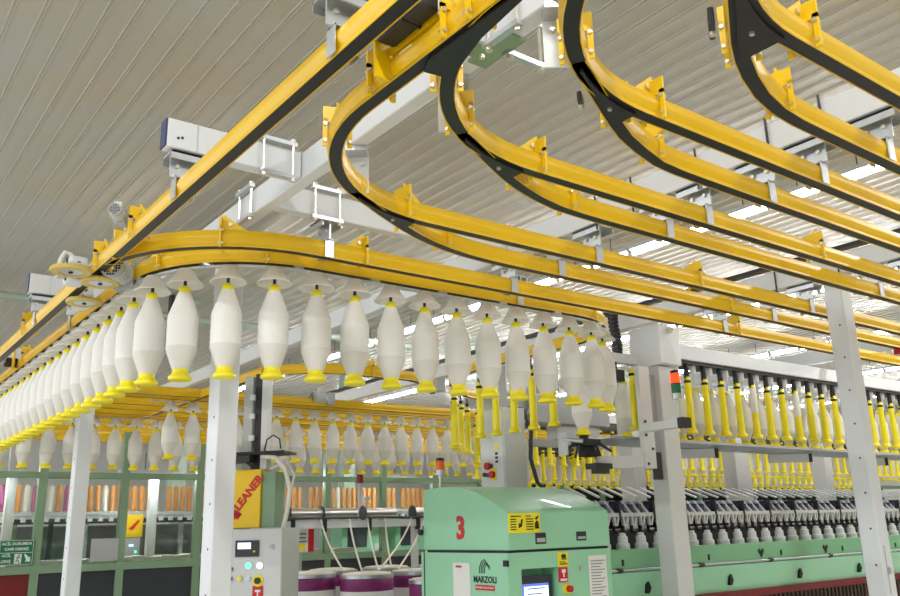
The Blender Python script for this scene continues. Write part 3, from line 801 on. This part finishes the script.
for k in range(4): m.box(3.56, 3.70-.02*k, 3.979, 3.982, 1.335-k*.03, 1.342-k*.03)
m.build('screen_rows', PRINT, sc)
# yellow warning panel (two halves of printed rows and pictograms)
wp = MB().box(3.402, 3.655, 3.944, 3.950, 1.662, 1.778).build('warning_panel', SIGN, t, label='yellow warning panel')
m = MB()
for k in range(5):
    m.box(3.415, 3.46, 3.942, 3.945, 1.74-k*.015, 1.746-k*.015); m.box(3.54, 3.60, 3.942, 3.945, 1.74-k*.015, 1.746-k*.015)
m.box(3.418, 3.50, 3.942, 3.945, 1.757, 1.763); m.box(3.54, 3.58, 3.942, 3.945, 1.757, 1.763)
m.prism([(3.48, 3.945, 1.69), (3.505, 3.945, 1.70), (3.515, 3.945, 1.745), (3.50, 3.945, 1.74), (3.495, 3.945, 1.715), (3.48, 3.945, 1.72)], (0, -.003, 0))
m.prism([(3.61, 3.945, 1.685), (3.645, 3.945, 1.685), (3.64, 3.945, 1.725), (3.628, 3.945, 1.735), (3.612, 3.945, 1.72)], (0, -.003, 0))
m.prism([(3.61, 3.945, 1.745), (3.645, 3.945, 1.765), (3.64, 3.945, 1.75), (3.625, 3.945, 1.738)], (0, -.003, 0))
m.build('printed_rows', BLK, wp)
q = MB().box(3.79, 3.875, 3.944, 3.95, 1.455, 1.54).build('warning_label', SIGN, t, label='small yellow label with a figure')
m = MB(); m.lathe([(.003, 0), (.016, .002), (.018, .012), (.014, .022), (.003, .024)], 10, (3.835, 3.944, 1.505)); m.box(3.82, 3.86, 3.941, 3.945, 1.497, 1.503); m.box(3.80, 3.865, 3.941, 3.945, 1.468, 1.474); m.box(3.80, 3.85, 3.941, 3.945, 1.481, 1.485)
m.build('pictogram', BLK, q)
q = MB().box(3.79, 3.865, 3.944, 3.95, 1.365, 1.45).build('prohibition_label', RED, t, label='small red label with white hand mark')
m = MB(); m.box(3.815, 3.845, 3.941, 3.945, 1.42, 1.44); m.box(3.825, 3.835, 3.941, 3.945, 1.395, 1.42); m.box(3.80, 3.855, 3.941, 3.945, 1.372, 1.385); m.build('pictogram', PAPER, q)
e = MB().cyl((3.85, 3.95, 1.325), (3.85, 3.93, 1.325), .03, n=20).build('emergency_stop', SIGN, t, label='yellow and red emergency stop')
MB().cyl((3.85, 3.93, 1.325), (3.85, 3.905, 1.325), .02, n=16).build('stop_button', RED, e)
m = MB(); m.cyl((3.985, 3.951, 1.44), (3.985, 3.94, 1.44), .014); m.build('key_lock', GALV, t)
q = MB().box(4.055, 4.215, 3.944, 3.95, 1.2, 1.51).build('notice_sheet', PAPER, t, label='white printed sheet')
m = MB()
for k in range(14): m.box(4.07, 4.195 - (k % 3)*.02, 3.942, 3.945, 1.475-k*.018, 1.481-k*.018)
m.build('printed_rows', PRINT, q)
q = MB().box(3.379, 3.386, 4.305, 4.475, 1.1, 1.49).build('notice_sheet', PAPER, t, label='white sheet with red heading')
m = MB(); m.box(3.377, 3.38, 4.385, 4.445, 1.462, 1.474); m.build('printed_heading', RED, q)
text('3', .19, RED, t, (3.398, 4.41, 1.695), (0, -1, 0), (-1, 0, 0), 'numeral', .002, bold=.007)
text('MARZOLI', .052, BLK, t, (3.384, 4.165, 1.395), (0, -1, 0), (-1, 0, 0), 'maker_lettering', .001, bold=.0015)
m = MB(); m.box(3.381, 3.385, 4.075, 4.255, 1.335, 1.365); m.build('maker_red_bar', RED, t)
text('SPINNING SOLUTIONS', .017, PAPER, t, (3.3805, 4.165, 1.35), (0, -1, 0), (-1, 0, 0), 'maker_small_lettering', .0008)
m = MB()
for k in range(4):
    y0 = 4.215 - k*.016
    m.tube([(3.384, y0, 1.432), (3.384, y0-.004, 1.47), (3.384, y0-.022, 1.50 - k*.006), (3.384, y0-.05, 1.512 - k*.012), (3.384, y0-.075+k*.01, 1.49 - k*.012)], .0032, n=6)
m.build('maker_emblem', BLK, t)
MB().cyl((3.39, 4.83, 1.68), (3.37, 4.83, 1.68), .02).build('hinge', BLK, t)
tower(3.52, 4.78, 1.955, 'amber beacon on a grey pole at the rear corner of the green machine', False, (AMB,), .10, .03, 'amber_beacon')

# ------------------------------------------------------------------ the spinning frame
t = thing('spinning_frame', 'long mint green spinning frame running right from the green machine', 'machine', (10, 4.6, 0))
X0, X1 = 4.27, 16
MB().prism([(X0, 4.0, 1.405), (X0, 4.04, 1.40), (X0, 4.04, 1.53), (X0, 4.0, 1.535)], (X1-X0, 0, 0)).build('upper_cover', GRN2, t, .004)
MB().prism([(X0, 4.01, 1.395), (X0, 3.985, 1.385), (X0, 4.03, 1.20), (X0, 4.06, 1.20)], (X1-X0, 0, 0)).build('lower_cover', GRN, t)
MB().cyl((X0, 3.985, 1.402), (X1, 3.985, 1.402), .008, n=10).build('guide_rod', GALV, t)
for k in range(14): MB().cyl((4.36+.86*k, 3.985, 1.402), (4.40+.86*k, 3.985, 1.402), .016, n=10).build('rod_clamp', DRK, t)
m = MB()
for k in range(13):
    x = 4.42 + .92*k
    m.box(x, x+.02, 3.996, 4.0, 1.43, 1.47)
    m.prism([(x+.62, 3.995, 1.475), (x+.66, 3.995, 1.42), (x+.70, 3.995, 1.475), (x+.68, 3.995, 1.49), (x+.66, 3.995, 1.465), (x+.64, 3.995, 1.49)], (0, .004, 0))
    m.prism([(x+.22, 3.985, 1.30), (x+.225, 3.99, 1.245), (x+.245, 3.99, 1.245), (x+.26, 3.985, 1.28), (x+.24, 3.985, 1.32)], (0, .04, 0))
m.build('spring_clips', BLK, t)
MB().box(X0, X1, 4.0, 4.06, 1.15, 1.2).build('kick_strip', DRED, t, label='dark red strip')
wd = mat('brown_slats', '#5a4a3d', .6, var=.3, scale=20)
m = MB(); x = X0
while x < 13:
    m.box(x, x+.03, 4.12, 4.14, .2, 1.16); x += .06
m.build('lower_slats', wd, t)
MB().box(X0, X1, 4.16, 5.3, .1, 1.5).build('inner_core', DRK, t)
MB().box(X0, X1, 4.03, 4.2, 1.50, 1.53).build('cap_shelf', GRN2, t)
MB().box(X0, X1, 4.22, 5.2, 1.5, 1.66).build('drafting_bed', BLK, t)
MB().box(X0, X1, 4.205, 4.235, 1.752, 1.772).build('arm_rail', WHT2, t, .003)
MB().box(X0, X1, 4.40, 4.44, 1.83, 1.85).build('rear_rail', BLUE, t)
MB().cyl((X0, 4.30, 1.845), (X1, 4.30, 1.845), .012).build('pipe', mat('slate_pipe', '#77869a', .4), t)
x = X0 + .05; k = 0
nm = 0
stuff = MB()
while x < 15.5:
    m = MB() if nm < 96 else stuff
    m.use(WHT2)
    m.prism([(x, 4.21, 1.77), (x, 4.235, 1.765), (x, 4.33, 1.86), (x, 4.29, 1.862)], (.028, 0, 0))
    m.prism([(x, 4.2, 1.755), (x, 4.225, 1.755), (x+.012, 4.222, 1.688), (x+.012, 4.204, 1.686)], (.016, 0, 0))
    m.prism([(x+.05, 4.2, 1.755), (x+.05, 4.225, 1.755), (x+.026, 4.222, 1.688), (x+.026, 4.204, 1.686)], (.016, 0, 0))
    m.box(x-.036, x+.054, 4.203, 4.237, 1.749, 1.775)
    m.use(BLUE); m.box(x+.032, x+.062, 4.235, 4.30, 1.775, 1.835)
    m.use(BLUE if k % 4 else DRK)
    if k % 4 == 0: m.box(x-.032, x-.016, 4.196, 4.34, 1.72, 1.858)
    m.use(BLK); m.box(x+.016, x+.030, 4.215, 4.24, 1.645, 1.752); m.cyl((x+.008, 4.215, 1.655), (x+.045, 4.215, 1.645), .011, n=8)
    if nm < 96: m.build('drafting_arm', None, t)
    x += .092; k += 1; nm += 1
if stuff.v: stuff.build('drafting_arms_beyond', None, t)['kind'] = 'stuff'
x = X0 + .06; nm = 0
stuff = MB()
while x < 15.5:
    m = MB() if nm < 80 else stuff
    m.prism([(x, 4.36, 1.885), (x+.03, 4.36, 1.885), (x+.20, 4.72, 1.975), (x+.17, 4.72, 1.975)], (0, 0, .012))
    if nm < 80: m.build('guide_bar', WHT, t)
    x += .14; nm += 1
if stuff.v: stuff.build('guide_bars_beyond', WHT, t)['kind'] = 'stuff'
CAPP = [(.046, 0), (.046, .038), (.036, .043), (.034, .085), (.024, .09), (.022, .108), (.010, .11)]
me_capb = MB().lathe(CAPP, 16).mesh('spool_body', WHT)
me_capr = MB().lathe([(.0462, .012), (.047, .014), (.047, .022), (.0462, .024)], 16, cap=False).mesh('rim', WHT2)
x = 4.36; k = 1
while x < 14:
    c_ = thing('stepped_spool', 'white stepped spool on the green ledge of the spinning frame, %s from the left' % nth(k), 'spool', (x, 4.09, 1.53), 'stepped spools on the green ledge')
    local('spool_body', me_capb, None, c_); local('rim', me_capr, None, c_)
    x += .187; k += 1

# ------------------------------------------------------------------ farther creels
def far_mesh(kind):
    m = MB()
    if kind == 'tube':
        m.use(CUP); m.lathe(TUBP, 10); m.use(BLK); m.lathe([(.0264, .382), (.0264, .404)], 10, cap=False)
    elif kind == 'bob':
        m.use(CUP); m.lathe(CUPP, 10); m.use(ROV); m.lathe(ROVP, 12); m.use(CUP); m.lathe(NECKP, 8)
    return m.mesh('far_' + kind)
FT, FB = far_mesh('tube'), far_mesh('bob')
def far_obj(name, me, x, y, z, label, cat, group):
    o = bpy.data.objects.new(name, me); COL.objects.link(o); o.location = (x, y, z); tag(o, label, cat, group)
for row, (yt, xa, xb2) in enumerate(((6.95, 5.6, 15.6), (9.2, 7.4, 18), (9.85, 8.2, 19))):
    rn = ('first', 'second', 'third')[row]
    x = xa; k = 1
    while x < xb2:
        far_obj('empty_tube', FT, x, yt, 2.34, 'yellow empty tube on the %s creel beyond the spinning frame, %s from the left' % (rn, nth(k)), 'tube', 'empty tubes on the %s creel beyond' % rn)
        if x > 7.6: far_obj('roving_bobbin', FB, x+.1, yt+.22, 2.28, 'white bobbin on the %s creel beyond the spinning frame, %s from the left' % (rn, nth(k)), 'bobbin', 'bobbins on the %s creel beyond' % rn)
        x += .2085; k += 1
    t = thing('creel_beam', 'white creel beam of the %s creel beyond the spinning frame' % rn, 'beam', (12, yt, 2.86))
    MB().box(xa+.8, xb2, yt-.04, yt+.3, 2.86, 2.96).build('beam_body', WHT, t); MB().box(xa+.8, xb2, yt-.02, yt+.26, 2.775, 2.86).build('pendant_strip', DRK, t)
for i, (x0, x1, y) in enumerate(((7.62, 7.97, 5.25), (6.05, 6.2, 5.25), (9.31, 9.6, 5.25))):
    column(x0, x0+.16 if i else x0+.25, y, y+.16, 3.0, ('wide light grey upright behind the spinning frame, middle one', 'narrow light grey upright behind the gear-head column', 'narrow light grey upright left of the right-hand column')[i], False, WHT2)

# ------------------------------------------------------------------ cleaner cabinet (left of centre)
def local_frame(org, deg):
    return Matrix.Translation(org) @ Matrix.Rotation(math.radians(deg), 4, 'Z')
K = local_frame((2.75, 5.6, 0), -51)
kx = (K.to_3x3() @ Vector((1, 0, 0))); kn = (K.to_3x3() @ Vector((0, -1, 0)))
def kp(x, y, z): return K @ Vector((x, y, z))
t = thing('cleaner_cabinet', 'grey control cabinet with small lit display beside the left column', 'cabinet', (2.65, 5.85, 0))
MB().box(-.42, 0, 0, .28, 0, 1.735, K).build('cabinet_body', WHT2, t, .006)
MB().box(-.415, -.005, -.008, 0, .1, 1.73, K).build('door', WHT2, t, .003)
d = MB().box(-.355, -.175, -.018, -.008, 1.545, 1.655, K).build('display_panel', DRK, t, label='dark display panel')
MB().box(-.335, -.235, -.021, -.018, 1.598, 1.64, K).build('display', LCD, d, label='lit display window')
MB().box(-.215, -.20, -.021, -.018, 1.575, 1.585, K).build('display_key', SIGN, d)
def knob(x, z, m1, label=None, r=.016, ring=True):
    o = MB().cyl(kp(x, -.008, z), kp(x, -.02, z), r, n=16).build('push_button', m1, t, label=label)
    if ring: MB().lathe([(r, 0), (r*1.35, 0), (r*1.35, .006), (r, .006)], 16, cap=False, M=Matrix.Translation(kp(x, -.008, z)) @ Matrix.Rotation(math.radians(-51), 4, 'Z') @ Matrix.Rotation(PI/2, 4, 'X')).build('button_ring', GALV, o)
knob(-.08, 1.61, GRY); knob(-.385, 1.465, BLK); knob(-.25, 1.485, LGRN, 'lit green button', .02); knob(-.165, 1.485, LWHT, 'lit white button', .02)
knob(-.385, 1.40, DRK); knob(-.315, 1.40, SIGN, 'yellow button'); knob(-.25, 1.40, GALV)
e = MB().cyl(kp(-.175, -.008, 1.385), kp(-.175, -.014, 1.385), .04, n=20).build('emergency_ring', SIGN, t, label='yellow ring of the emergency stop')
MB().cyl(kp(-.175, -.014, 1.385), kp(-.175, -.03, 1.385), .022, n=16).build('stop_button', DRK, e)
q = MB().box(-.215, -.135, -.012, -.008, 1.22, 1.35, K).build('warning_plate', RED, t, label='red plate with white marks')
m = MB(); m.box(-.195, -.155, -.014, -.012, 1.31, 1.325, K); m.box(-.18, -.17, -.014, -.012, 1.28, 1.32, K); m.box(-.20, -.15, -.014, -.012, 1.235, 1.255, K); m.build('pictogram', PAPER, q)
t = thing('cleaner_unit', 'yellow panel with red slanted lettering on top of the grey cabinet', 'cleaner', (2.55, 5.95, 1.735))
MB().box(-.44, -.205, .04, .22, 1.74, 2.15, K).build('panel_box', YELP, t, .004)
MB().box(-.20, -.10, .06, .22, 1.74, 2.13, K).build('green_post', OLV, t)
ang = math.radians(50)
xd = kx*math.cos(ang) + Vector((0, 0, 1))*math.sin(ang)
text('LEANER', .082, RED, t, kp(-.295, .0385, 1.985), xd, kn, 'red_lettering', .001, bold=.004)
m = MB(); m.prism([(-.425, .0395, 1.86), (-.375, .0395, 1.80), (-.345, .0395, 1.835), (-.36, .0395, 1.85), (-.385, .0395, 1.838), (-.405, .0395, 1.875), (-.395, .0395, 1.905), (-.41, .0395, 1.915)], (0, -.003, 0), K)
m.prism([(-.425, .0395, 1.86), (-.40, .0395, 1.80), (-.34, .0395, 1.835), (-.39, .0395, 1.87)], (0, -.003, 0), K)
m.build('red_initial', RED, t)
t = thing('cleaner_mast', 'black and grey mast with a small black platform above the yellow panel', 'mast', (2.6, 5.98, 2.15))
MB().box(-.30, -.245, .10, .16, 2.15, 2.86, K).build('mast_core', BLK, t)
MB().box(-.385, -.315, .09, .15, 2.15, 2.84, K).build('side_rail', GRY, t); MB().box(-.235, -.185, .08, .15, 2.15, 2.86, K).build('side_rail', WHT2, t)
m = MB()
for z in (2.36, 2.52, 2.66): m.box(-.33, -.29, .07, .09, z, z+.04, K)
m.build('clips', WHT2, t)
MB().box(-.40, -.02, .02, .24, 2.255, 2.275, K).build('platform', BLK, t)
m = MB(); m.box(-.44, -.28, .0, .1, 2.20, 2.25, K); m.cyl(kp(-.42, .02, 2.2), kp(-.42, .02, 2.15), .012); m.cyl(kp(-.34, .02, 2.22), kp(-.27, .02, 2.17), .01); m.build('motor', DRK, t)
m = MB(); m.tube([kp(-.19, .05, 2.275), kp(-.17, .05, 2.36), kp(-.12, .05, 2.39), kp(-.07, .05, 2.36), kp(-.06, .05, 2.29)], .006); m.build('cable_loop', BLK, t)
m = MB(); m.tube([kp(-.21, .05, 2.24), kp(-.10, .04, 2.23), kp(-.02, .04, 2.15), kp(.02, .05, 2.0), kp(-.01, .08, 1.85), kp(-.05, .10, 1.73)], .016); m.build('white_hose', CBL, t)
m = MB(); m.tube([kp(-.15, .08, 2.15), kp(-.03, .1, 2.2), kp(.03, .1, 2.1), kp(-.0, .12, 2.0)], .010); m.build('grey_hose', CBL, t)

# ------------------------------------------------------------------ sliver cans, roller stand
CANP = [(.235, 0), (.24, .02), (.24, 1.15)]
def can(x, y, label, h=1.30, r=.245):
    t = thing('sliver_can', label, 'can', (x, y, 0), 'sliver cans at the roller stand')
    local('can_body', MB().lathe([(r*.98, 0), (r, .02), (r, h-.14)], 32), PAPER, t)
    local('purple_band', MB().lathe([(r, h-.14), (r*1.005, h-.138), (r*1.005, h-.035), (r, h-.033)], 32, cap=False), PURP, t, label='purple band')
    local('rim', MB().lathe([(r*1.005, h-.033), (r*1.02, h-.03), (r*1.02, h), (r*.97, h), (r*.97, h-.04)], 32, cap=False), GALV, t, label='metal rim')
    local('sliver_coil', MB().lathe([(r*.96, h-.02), (r*.9, h+.012), (r*.5, h+.022), (.05, h+.01), (.02, h-.02)], 24), SLV, t, label='cream coiled sliver')
cans = [(4.29, 7.0, 'purple-banded white can in the middle of the front row', 1.315), (3.88, 7.35, 'purple-banded can left of the middle front one, behind the cabinet', 1.33), (4.93, 7.15, 'purple-banded can touching the green machine\'s left edge', 1.31),
        (4.75, 6.55, 'lower purple-banded can nearest the green machine', 1.26), (4.35, 7.75, 'second-row can behind the middle purple-banded can', 1.33), (4.95, 7.7, 'second-row can behind the can by the green machine', 1.33), (5.5, 7.5, 'can at the back right, mostly behind the green machine', 1.33)]
for x, y, l, h in cans: can(x, y, l, h)
t = thing('roller_stand', 'white roller stand with polished feed rollers above the cans', 'stand', (5, 8, 0))
MB().box(3.6, 6.6, 7.98, 8.06, 1.735, 1.81).build('stand_beam', WHT, t, .005)
for x in (4.0, 4.36, 4.90, 5.53): MB().box(x, x+.035, 7.95, 8.0, 1.70, 1.84).build('beam_clip', BLK, t)
for x in (4.02, 5.55): MB().box(x, x+.06, 8.06, 8.12, 0, 1.78).build('stand_leg', WHT2, t)
for x in (3.50, 3.98, 4.36, 4.86, 5.5):
    r = MB().cyl((x, 8.0, 1.885), (x+.40, 8.0, 1.885), .05, n=24).build('feed_roller', CHR, t, label='polished steel feed roller')
    MB().cyl((x-.01, 8.0, 1.885), (x, 8.0, 1.885), .075, n=24).build('end_disc', DRK, r, label='dark end disc')
MB().cyl((3.5, 7.93, 1.835), (6.5, 7.93, 1.835), .010, n=8).build('drive_shaft', DRK, t)
for i, (xa, ya, xb_, yb) in enumerate(((4.32, 7.95, 4.22, 7.3), (4.66, 7.95, 4.3, 7.1), (4.88, 7.95, 4.45, 7.05), (5.1, 7.95, 4.95, 7.6), (5.45, 7.95, 4.55, 7.2), (5.62, 7.95, 4.7, 7.1), (5.7, 7.95, 5.0, 7.1))):
    p0 = Vector((xa, ya, 1.83)); p1 = Vector((xb_, yb, 1.335)); pts = []
    for k in range(9):
        u = k/8; p = p0.lerp(p1, u); p.z = 1.83 + (1.335-1.83)*u - .02*math.sin(PI*u); p.x = p0.x + (p1.x-p0.x)*(u**1.25); p.y = p0.y + (p1.y-p0.y)*(u**1.25); pts.append(p)
    tag(MB().tube(pts, .009).build('sliver_strand', SLV), 'cream sliver strand rising from the cans to the feed rollers, %s from the left' % nth(i+1), 'sliver', 'sliver strands over the cans')
t = thing('indicator_lamp', 'dark red indicator lamp on a grey pole over the feed rollers', 'signal light', (4.88, 8.1, 1.81))
MB().box(4.86, 4.90, 8.08, 8.12, 1.81, 2.2).build('pole', WHT2, t); MB().cyl((4.88, 8.1, 2.2), (4.88, 8.1, 2.28), .035, n=16).build('lens', RLENS, t); MB().cyl((4.88, 8.1, 2.28), (4.88, 8.1, 2.29), .036, n=16).build('cap', BLK, t)
m = MB(); m.box(4.92, 5.02, 8.1, 8.12, 2.02, 2.06); m.cyl((4.97, 8.11, 1.81), (4.97, 8.11, 2.03), .012); m.build('guide', GALV, t)
t = thing('warning_sign', 'red and white warning sign behind the hose of the cleaner cabinet', 'sign', (4.3, 8.3, 1.5))
MB().box(4.19, 4.43, 8.3, 8.31, 1.50, 1.80).build('board', PAPER, t)
m = MB(); m.box(4.19, 4.43, 8.295, 8.3, 1.745, 1.80); m.box(4.365, 4.43, 8.295, 8.3, 1.50, 1.745); m.build('red_field', RED, t)
m = MB(); m.box(4.20, 4.35, 8.293, 8.3, 1.60, 1.61); m.box(4.20, 4.33, 8.293, 8.3, 1.64, 1.65); m.box(4.20, 4.34, 8.293, 8.3, 1.68, 1.69); m.box(4.21, 4.40, 8.293, 8.3, 1.77, 1.778); m.build('printed_rows', DRK, t)
m = MB(); m.box(4.23, 4.33, 8.293, 8.3, 1.52, 1.585); m.build('yellow_field', SIGN, t)
MB().box(4.26, 4.30, 8.31, 8.34, 0, 1.6).build('sign_post', GRY, t)

# ------------------------------------------------------------------ glazed partition across the back
YP = 10.45
t = thing('glazed_partition', 'sage green glazed partition with dark lower panels across the back left', 'partition', (6, YP, 0))
MB().box(-.6, 22, YP-.04, YP+.04, 2.36, 2.43).build('top_bar', OLV, t, .004)
MB().box(-.6, 22, YP-.045, YP+.045, 1.34, 1.425).build('sill_bar', OLV, t, .004)
MB().box(-.6, 22, YP-.04, YP+.04, .05, .14).build('bottom_bar', OLV, t)
px = -.53
k = 0
while px < 21:
    MB().box(px-.045, px+.045, YP-.042, YP+.042, 0, 2.80 if k % 2 else 2.98).build('post', OLV, t, .004)
    g = MB().box(px+.045, px+.855, YP-.003, YP+.003, 1.425, 2.36).build('pane', GLASS, t)
    MB().box(px+.045, px+.855, YP-.02, YP, .14, 1.34).build('lower_panel', DRED if k in (1, 2) else NAVY, t, label='dark red panel' if k in (1, 2) else 'charcoal panel')
    px += .9; k += 1
MB().box(2.05, 2.5, YP-.06, YP-.025, 1.05, 1.085).build('white_strip', WHT, t)
t = thing('exit_sign', 'green emergency exit sign with white lettering on the partition at far left', 'sign', (1.97, YP-.05, 1.45))
MB().box(1.79, 2.14, YP-.062, YP-.046, 1.44, 1.70).build('board', SGRN, t, .004)
m = MB()
for a, b, c_, d_ in ((1.80, 2.13, 1.692, 1.696), (1.80, 2.13, 1.444, 1.448), (1.80, 1.804, 1.444, 1.696), (2.126, 2.13, 1.444, 1.696), (1.80, 2.13, 1.565, 1.57)): m.box(a, b, YP-.064, YP-.061, c_, d_)
m.build('white_border', PAPER, t)
ys = YP - .0625
text('ACİL DURUMDA', .039, PAPER, t, (1.965, ys, 1.66), (1, 0, 0), (0, -1, 0), 'lettering', .001, bold=.001)
text('CAMI KIRINIZ', .039, PAPER, t, (1.965, ys, 1.605), (1, 0, 0), (0, -1, 0), 'lettering', .001, bold=.001)
text('ACİL', .039, PAPER, t, (1.87, ys, 1.54), (1, 0, 0), (0, -1, 0), 'lettering', .001, bold=.001)
text('ÇIKIŞ', .039, PAPER, t, (1.87, ys, 1.48), (1, 0, 0), (0, -1, 0), 'lettering', .001, bold=.001)
m = MB(); m.box(1.95, 2.02, ys-.002, ys, 1.455, 1.555); m.build('door_pictogram', PAPER, t)
m = MB()
m.cyl((1.995, ys-.003, 1.54), (1.995, ys-.001, 1.54), .009, n=10)
for a, b in (((1.99, 1.53), (1.98, 1.495)), ((1.98, 1.495), (1.998, 1.475)), ((1.998, 1.475), (1.998, 1.458)), ((1.98, 1.495), (1.965, 1.47)), ((1.99, 1.525), (2.01, 1.51)), ((1.988, 1.525), (1.968, 1.515))):
    m.cyl((a[0], ys-.003, a[1]), (b[0], ys-.003, b[1]), .0045, n=6)
m.build('running_figure', SGRN, t)
m = MB(); m.prism([(2.045, ys, 1.545), (2.055, ys, 1.555), (2.095, ys, 1.515), (2.105, ys, 1.53), (2.11, ys, 1.47), (2.05, ys, 1.475), (2.07, ys, 1.485)], (0, -.002, 0)); m.build('arrow', PAPER, t)
tag(MB().box(2.73, 3.03, YP-.058, YP-.046, 1.44, 1.69).build('blank_plate', GRY), 'plain light grey plate on the partition sill left of the column', 'plate')
# cotton lying on the sill behind the glass
t = thing('cotton_strip', 'white cotton strip lying behind the glass along the partition sill', 'cotton', (4, YP+.3, 1.4)); t['kind'] = 'stuff'
m = MB()
for k in range(26): m.cbox((2.0+k*.17, YP+.33, 1.43+random.random()*.02), (.17, .25+random.random()*.05, .05+random.random()*.02), None)
m.build('cotton', SLV, t)

for k in range(5):  # extra lamps added to brighten the space behind the glass, hidden by the top bar
    dup(lp, (1.6 + 1.9*k, 11.1, 2.44), PI/2, 'added fluorescent lamp hidden over the spool frame behind the partition bar, %s from the left' % nth(k+1), 'added lamps behind the partition')
# machines behind the glass: spool rows and cabinets
t = thing('spool_frame', 'grey machine frame with shelves seen through the partition glass', 'machine', (5, 12, 0))
MB().box(.2, 14, 11.75, 11.85, 1.98, 2.03).build('spool_rail', GRY, t)
MB().box(.2, 14, 11.72, 11.76, 1.88, 1.94).build('dark_rail', DRK, t)
m = MB(); x = .3
while x < 13: m.cbox((x, 11.7, 1.93), (.05, .06, .05)); x += .13
m.build('white_clamps', WHT, t)
MB().box(.2, 6.2, 12.2, 12.5, .2, 1.86).build('rear_housing', mat('dim_steel', '#6d7470', .5), t)
for k in range(14):
    MB().box(.5+k*.42, .55+k*.42, 11.9, 11.96, 0, 1.95).build('upright', (GRY, OLV, DRK)[k % 3], t)
for i, (x, lab) in enumerate(((1.95, 'left'), (3.62, 'right'))):
    MB().box(x*1.0, x+.10, 11.2, 11.3, 0, 2.9).build('white_post', WHT2, t)
x = .5; k = 1
spm = {}
for nm_, mm in (('orange', ORG), ('magenta', PNK), ('cream', CRM)):
    spm[nm_] = MB().lathe([(.028, 0), (.036, .01), (.037, .24), (.033, .30), (.018, .33)], 10).mesh('spool_' + nm_, mm)
while x < 13.5:
    c_ = random.choice(['magenta', 'cream', 'magenta', 'orange']) if x < 2.9 else (random.choice(['orange', 'orange', 'cream', 'orange']) if x < 4.5 else random.choice(['orange', 'orange', 'orange', 'cream']))
    if random.random() < .92:
        far_obj('yarn_spool', spm[c_], x, 11.8, 2.03, '%s yarn spool on the rail behind the partition glass, place %s from the left' % (c_, nth(k)), 'spool', 'yarn spools behind the glass')
    x += .094; k += 1
for i, (x0, x1, z1) in enumerate(((6.9, 7.75, 1.88), (7.9, 8.8, 1.93), (9.2, 10.6, 1.85))):
    t = thing('green_machine', 'mint green machine cabinet seen through the glass, %s from the left' % nth(i+1), 'machine', ((x0+x1)/2, 12.3, 0))
    MB().box(x0, x1, 12.0, 12.7, 0, z1).build('cabinet_body', GRN, t, .01)
    MB().box(x0+.1, x0+.45, 11.99, 12.0, 1.45, z1-.12).build('window', NAVY, t)
    MB().box(x1-.25, x1-.1, 11.99, 12.0, 1.32, 1.5).build('notice', PAPER, t)
t = thing('cleaner_unit', 'small yellow panel seen through the glass left of the column', 'cleaner', (3.4, 11.6, 0))
MB().box(3.43, 3.66, 11.55, 11.65, 1.70, 1.98).build('panel_box', YELP, t); m = MB(); m.prism([(3.48, 11.548, 1.80), (3.53, 11.548, 1.78), (3.62, 11.548, 1.90), (3.60, 11.548, 1.92)], (0, -.003, 0)); m.build('red_mark', RED, t)
MB().box(3.45, 3.64, 11.56, 11.7, 0, 1.70).build('cabinet_body', GRY, t); m = MB(); m.box(3.50, 3.56, 11.555, 11.56, 1.58, 1.61); m.build('display', LCD, t)
m = MB(); m.box(3.58, 3.60, 11.553, 11.56, 1.5, 1.53); m.build('lit_button', LGRN, t)
t = thing('cleaner_unit', 'yellow panel seen through the glass just right of the cleaner cabinet', 'cleaner', (5.35, 11.2, 0))
MB().box(5.22, 5.50, 11.15, 11.25, 1.70, 2.03).build('panel_box', YELP, t); m = MB(); m.prism([(5.27, 11.148, 1.80), (5.31, 11.148, 1.77), (5.44, 11.148, 1.93), (5.42, 11.148, 1.96)], (0, -.003, 0)); m.build('red_mark', RED, t)
MB().box(5.24, 5.48, 11.16, 11.3, 0, 1.70).build('cabinet_body', GRY, t)
t = thing('yellow_post', 'slim yellow post on the partition line between the far bobbins', 'post', (2.6, 10.3, 0))
MB().box(2.56, 2.63, 10.27, 10.33, 2.43, 2.82).build('post_shaft', YELP, t); MB().box(2.54, 2.65, 10.26, 10.34, 2.80, 2.83).build('cap', BLK, t)

# ------------------------------------------------------------------ light
w = bpy.data.worlds.new('world'); scene.world = w; w.use_nodes = True
bg = w.node_tree.nodes['Background']; bg.inputs[0].default_value = (.93, .97, 1, 1); bg.inputs[1].default_value = .95
def area(x, y, z, sx, sy, power, name, rot=(0, 0, 0)):
    l = bpy.data.lights.new(name, 'AREA'); l.shape = 'RECTANGLE'; l.size = sx; l.size_y = sy; l.energy = power; l.color = (1, .985, .965)
    o = bpy.data.objects.new(name, l); COL.objects.link(o); o.location = (x, y, z); o.rotation_euler = rot
for (x, y, p) in ((-3.5, 0, 140), (-3.5, 6, 130), (-3.5, 12, 150), (-3.5, 18, 150), (0, -1.2, 120), (4, -2.2, 100), (8.03, 1.0, 110), (11.85, 1.2, 150), (15.7, 1.5, 260)):  # unseen area lights added as fill, all outside the view
    area(x, y, 4.95, .12, 3.2, p, 'unseen_fill_light')
scene.view_settings.view_transform = 'Standard'; scene.view_settings.look = 'None'
scene.view_settings.gamma = 1; scene.view_settings.use_curve_mapping = False
scene.view_settings.exposure = 0.40
